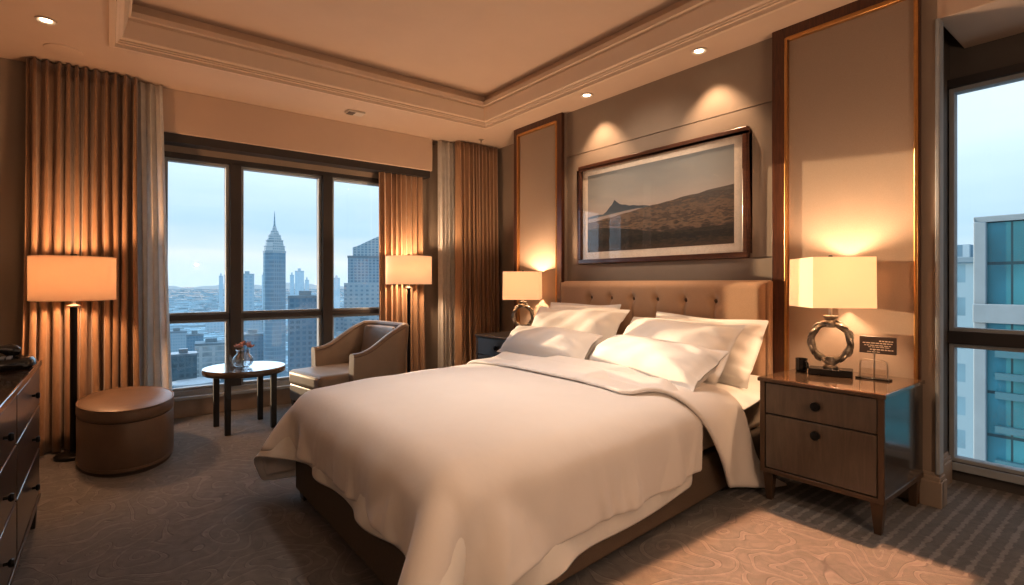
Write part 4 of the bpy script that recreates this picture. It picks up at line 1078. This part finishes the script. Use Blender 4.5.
# ------------------------------------------------------------------ lights
def lamp(kind, name, loc, energy, col, **kw):
    l = bpy.data.lights.new(name, kind); l.energy = energy; l.color = col
    o = bpy.data.objects.new(name, l); COL.objects.link(o); o.location = loc
    for k, v in kw.items():
        if k == 'dir': o.rotation_euler = Vector(v).to_track_quat('-Z', 'Y').to_euler()
        else: setattr(l, k, v)
    return o
WARM = (1, .55, .29); WARM2 = (1, .66, .41)
lamp('POINT', 'bulb_floor_left', (FL[0], FL[1], 1.38), 40, WARM, shadow_soft_size=.05)
lamp('POINT', 'bulb_floor_right', (FR[0], FR[1], 1.49), 36, WARM2, shadow_soft_size=.05)
lamp('POINT', 'bulb_bed_right', (LR[0], LR[1], 1.355), 31, WARM2, shadow_soft_size=.05)
lamp('POINT', 'bulb_bed_left', (LL[0], LL[1], 1.335), 40, WARM2, shadow_soft_size=.05)
for x, y in ((3.61, 3.50), (3.61, 2.30)):
    lamp('SPOT', 'downlight_and_fill', (x, y, C - .02), 42, WARM2, dir=(.16, 0, -1), spot_size=math.radians(84), spot_blend=.7, shadow_soft_size=.02)
lamp('SPOT', 'downlight_and_fill', (-.347, 4.766, C - .02), 30, WARM, dir=(0, .1, -1), spot_size=math.radians(80), spot_blend=.7, shadow_soft_size=.02)
for x, y, z, e in ((1.5, -1.2, 1.7, 62), (-.45, .9, 1.75, 9)):   # added warm fill points out of view, with no fixtures
    lamp('POINT', 'room_fill', (x, y, z), e, (1, .66, .44), shadow_soft_size=.015)
for x, y in ((.6, .2), (2.0, -.9)):       # added fill spots under the ceiling, out of view, no fittings
    lamp('SPOT', 'downlight_and_fill', (x, y, C - .03), 40, WARM2, dir=(.05, .15, -1), spot_size=math.radians(120), spot_blend=.8, shadow_soft_size=.04)
# added fill spot to brighten the picture, and soft blue skylight
lamp('SPOT', 'picture_fill', (1.7, 2.95, 3.38), 130, (1, .80, .62), dir=(2.14, -.04, -1.35), spot_size=math.radians(44), spot_blend=.8, shadow_soft_size=.05)
lamp('SUN', 'sky_glow', (0, 30, 30), 3.8, (.55, .77, 1), dir=(.12, -1, -.55), angle=math.radians(100))
lamp('SPOT', 'bed_fill', (1.75, 2.5, 3.38), 185, (1, .87, .76), dir=(.1, -.05, -1), spot_size=math.radians(66), spot_blend=1, shadow_soft_size=.12)  # added soft spot to lift the bed, no fitting modelled
# low sun through the big window
lamp('SUN', 'low_sun', (0, 20, 8), 5.5, (1, .70, .42), dir=(.338, -1, -.078), angle=math.radians(.4))
# added area lamp at ceiling height, throws the warm carpet patch beside the bed
v = Vector((-.20, .0, -.98)).normalized()
tgt = Vector((2.22, 1.03, 0)); pos = tgt - v * 3.2
o = lamp('AREA', 'carpet_patch_lamp', pos - v * 0, 11, (1, .48, .23), shape='RECTANGLE', size=1.6, size_y=.94, spread=math.radians(1.5))
zax = -v; xax = Vector((1, 0, 0)); xax = (xax - zax * xax.dot(zax)).normalized(); yax = zax.cross(xax)
o.rotation_euler = Matrix((xax, yax, zax)).transposed().to_euler()

for loc, d, sx_, sy_ in (((1.54, YG + .12, 1.38), (0, -1, 0), 2.3, 2.36), ((XR + .12, .05, 1.35), (-1, 0, 0), 1.9, 2.5)):
    o = lamp('AREA', 'window_portal', loc, 1, (1, 1, 1), dir=d, shape='RECTANGLE', size=sx_, size_y=sy_)
    o.data.cycles.is_portal = True

# ------------------------------------------------------------------ camera
cam = bpy.data.cameras.new('camera'); co = bpy.data.objects.new('camera', cam); COL.objects.link(co)
co.location = (0, 0, 1.3)
fwd = Vector((.61162, .79115, 0))
co.rotation_euler = fwd.to_track_quat('-Z', 'Y').to_euler()
cam.sensor_width = 36; cam.lens = 520 / 1024 * 36; cam.clip_end = 20000; cam.clip_start = .02
cam.shift_y = (283 - 292.5) / 1024
scene.camera = co
scene.view_settings.view_transform = 'Standard'
try: scene.view_settings.look = 'None'
except Exception: pass
scene.view_settings.exposure = 0.32; scene.view_settings.gamma = 0.88
scene.cycles.use_denoising = True
scene.cycles.max_bounces = 7
scene.cycles.transparent_max_bounces = 12
scene.cycles.sample_clamp_indirect = 4.0
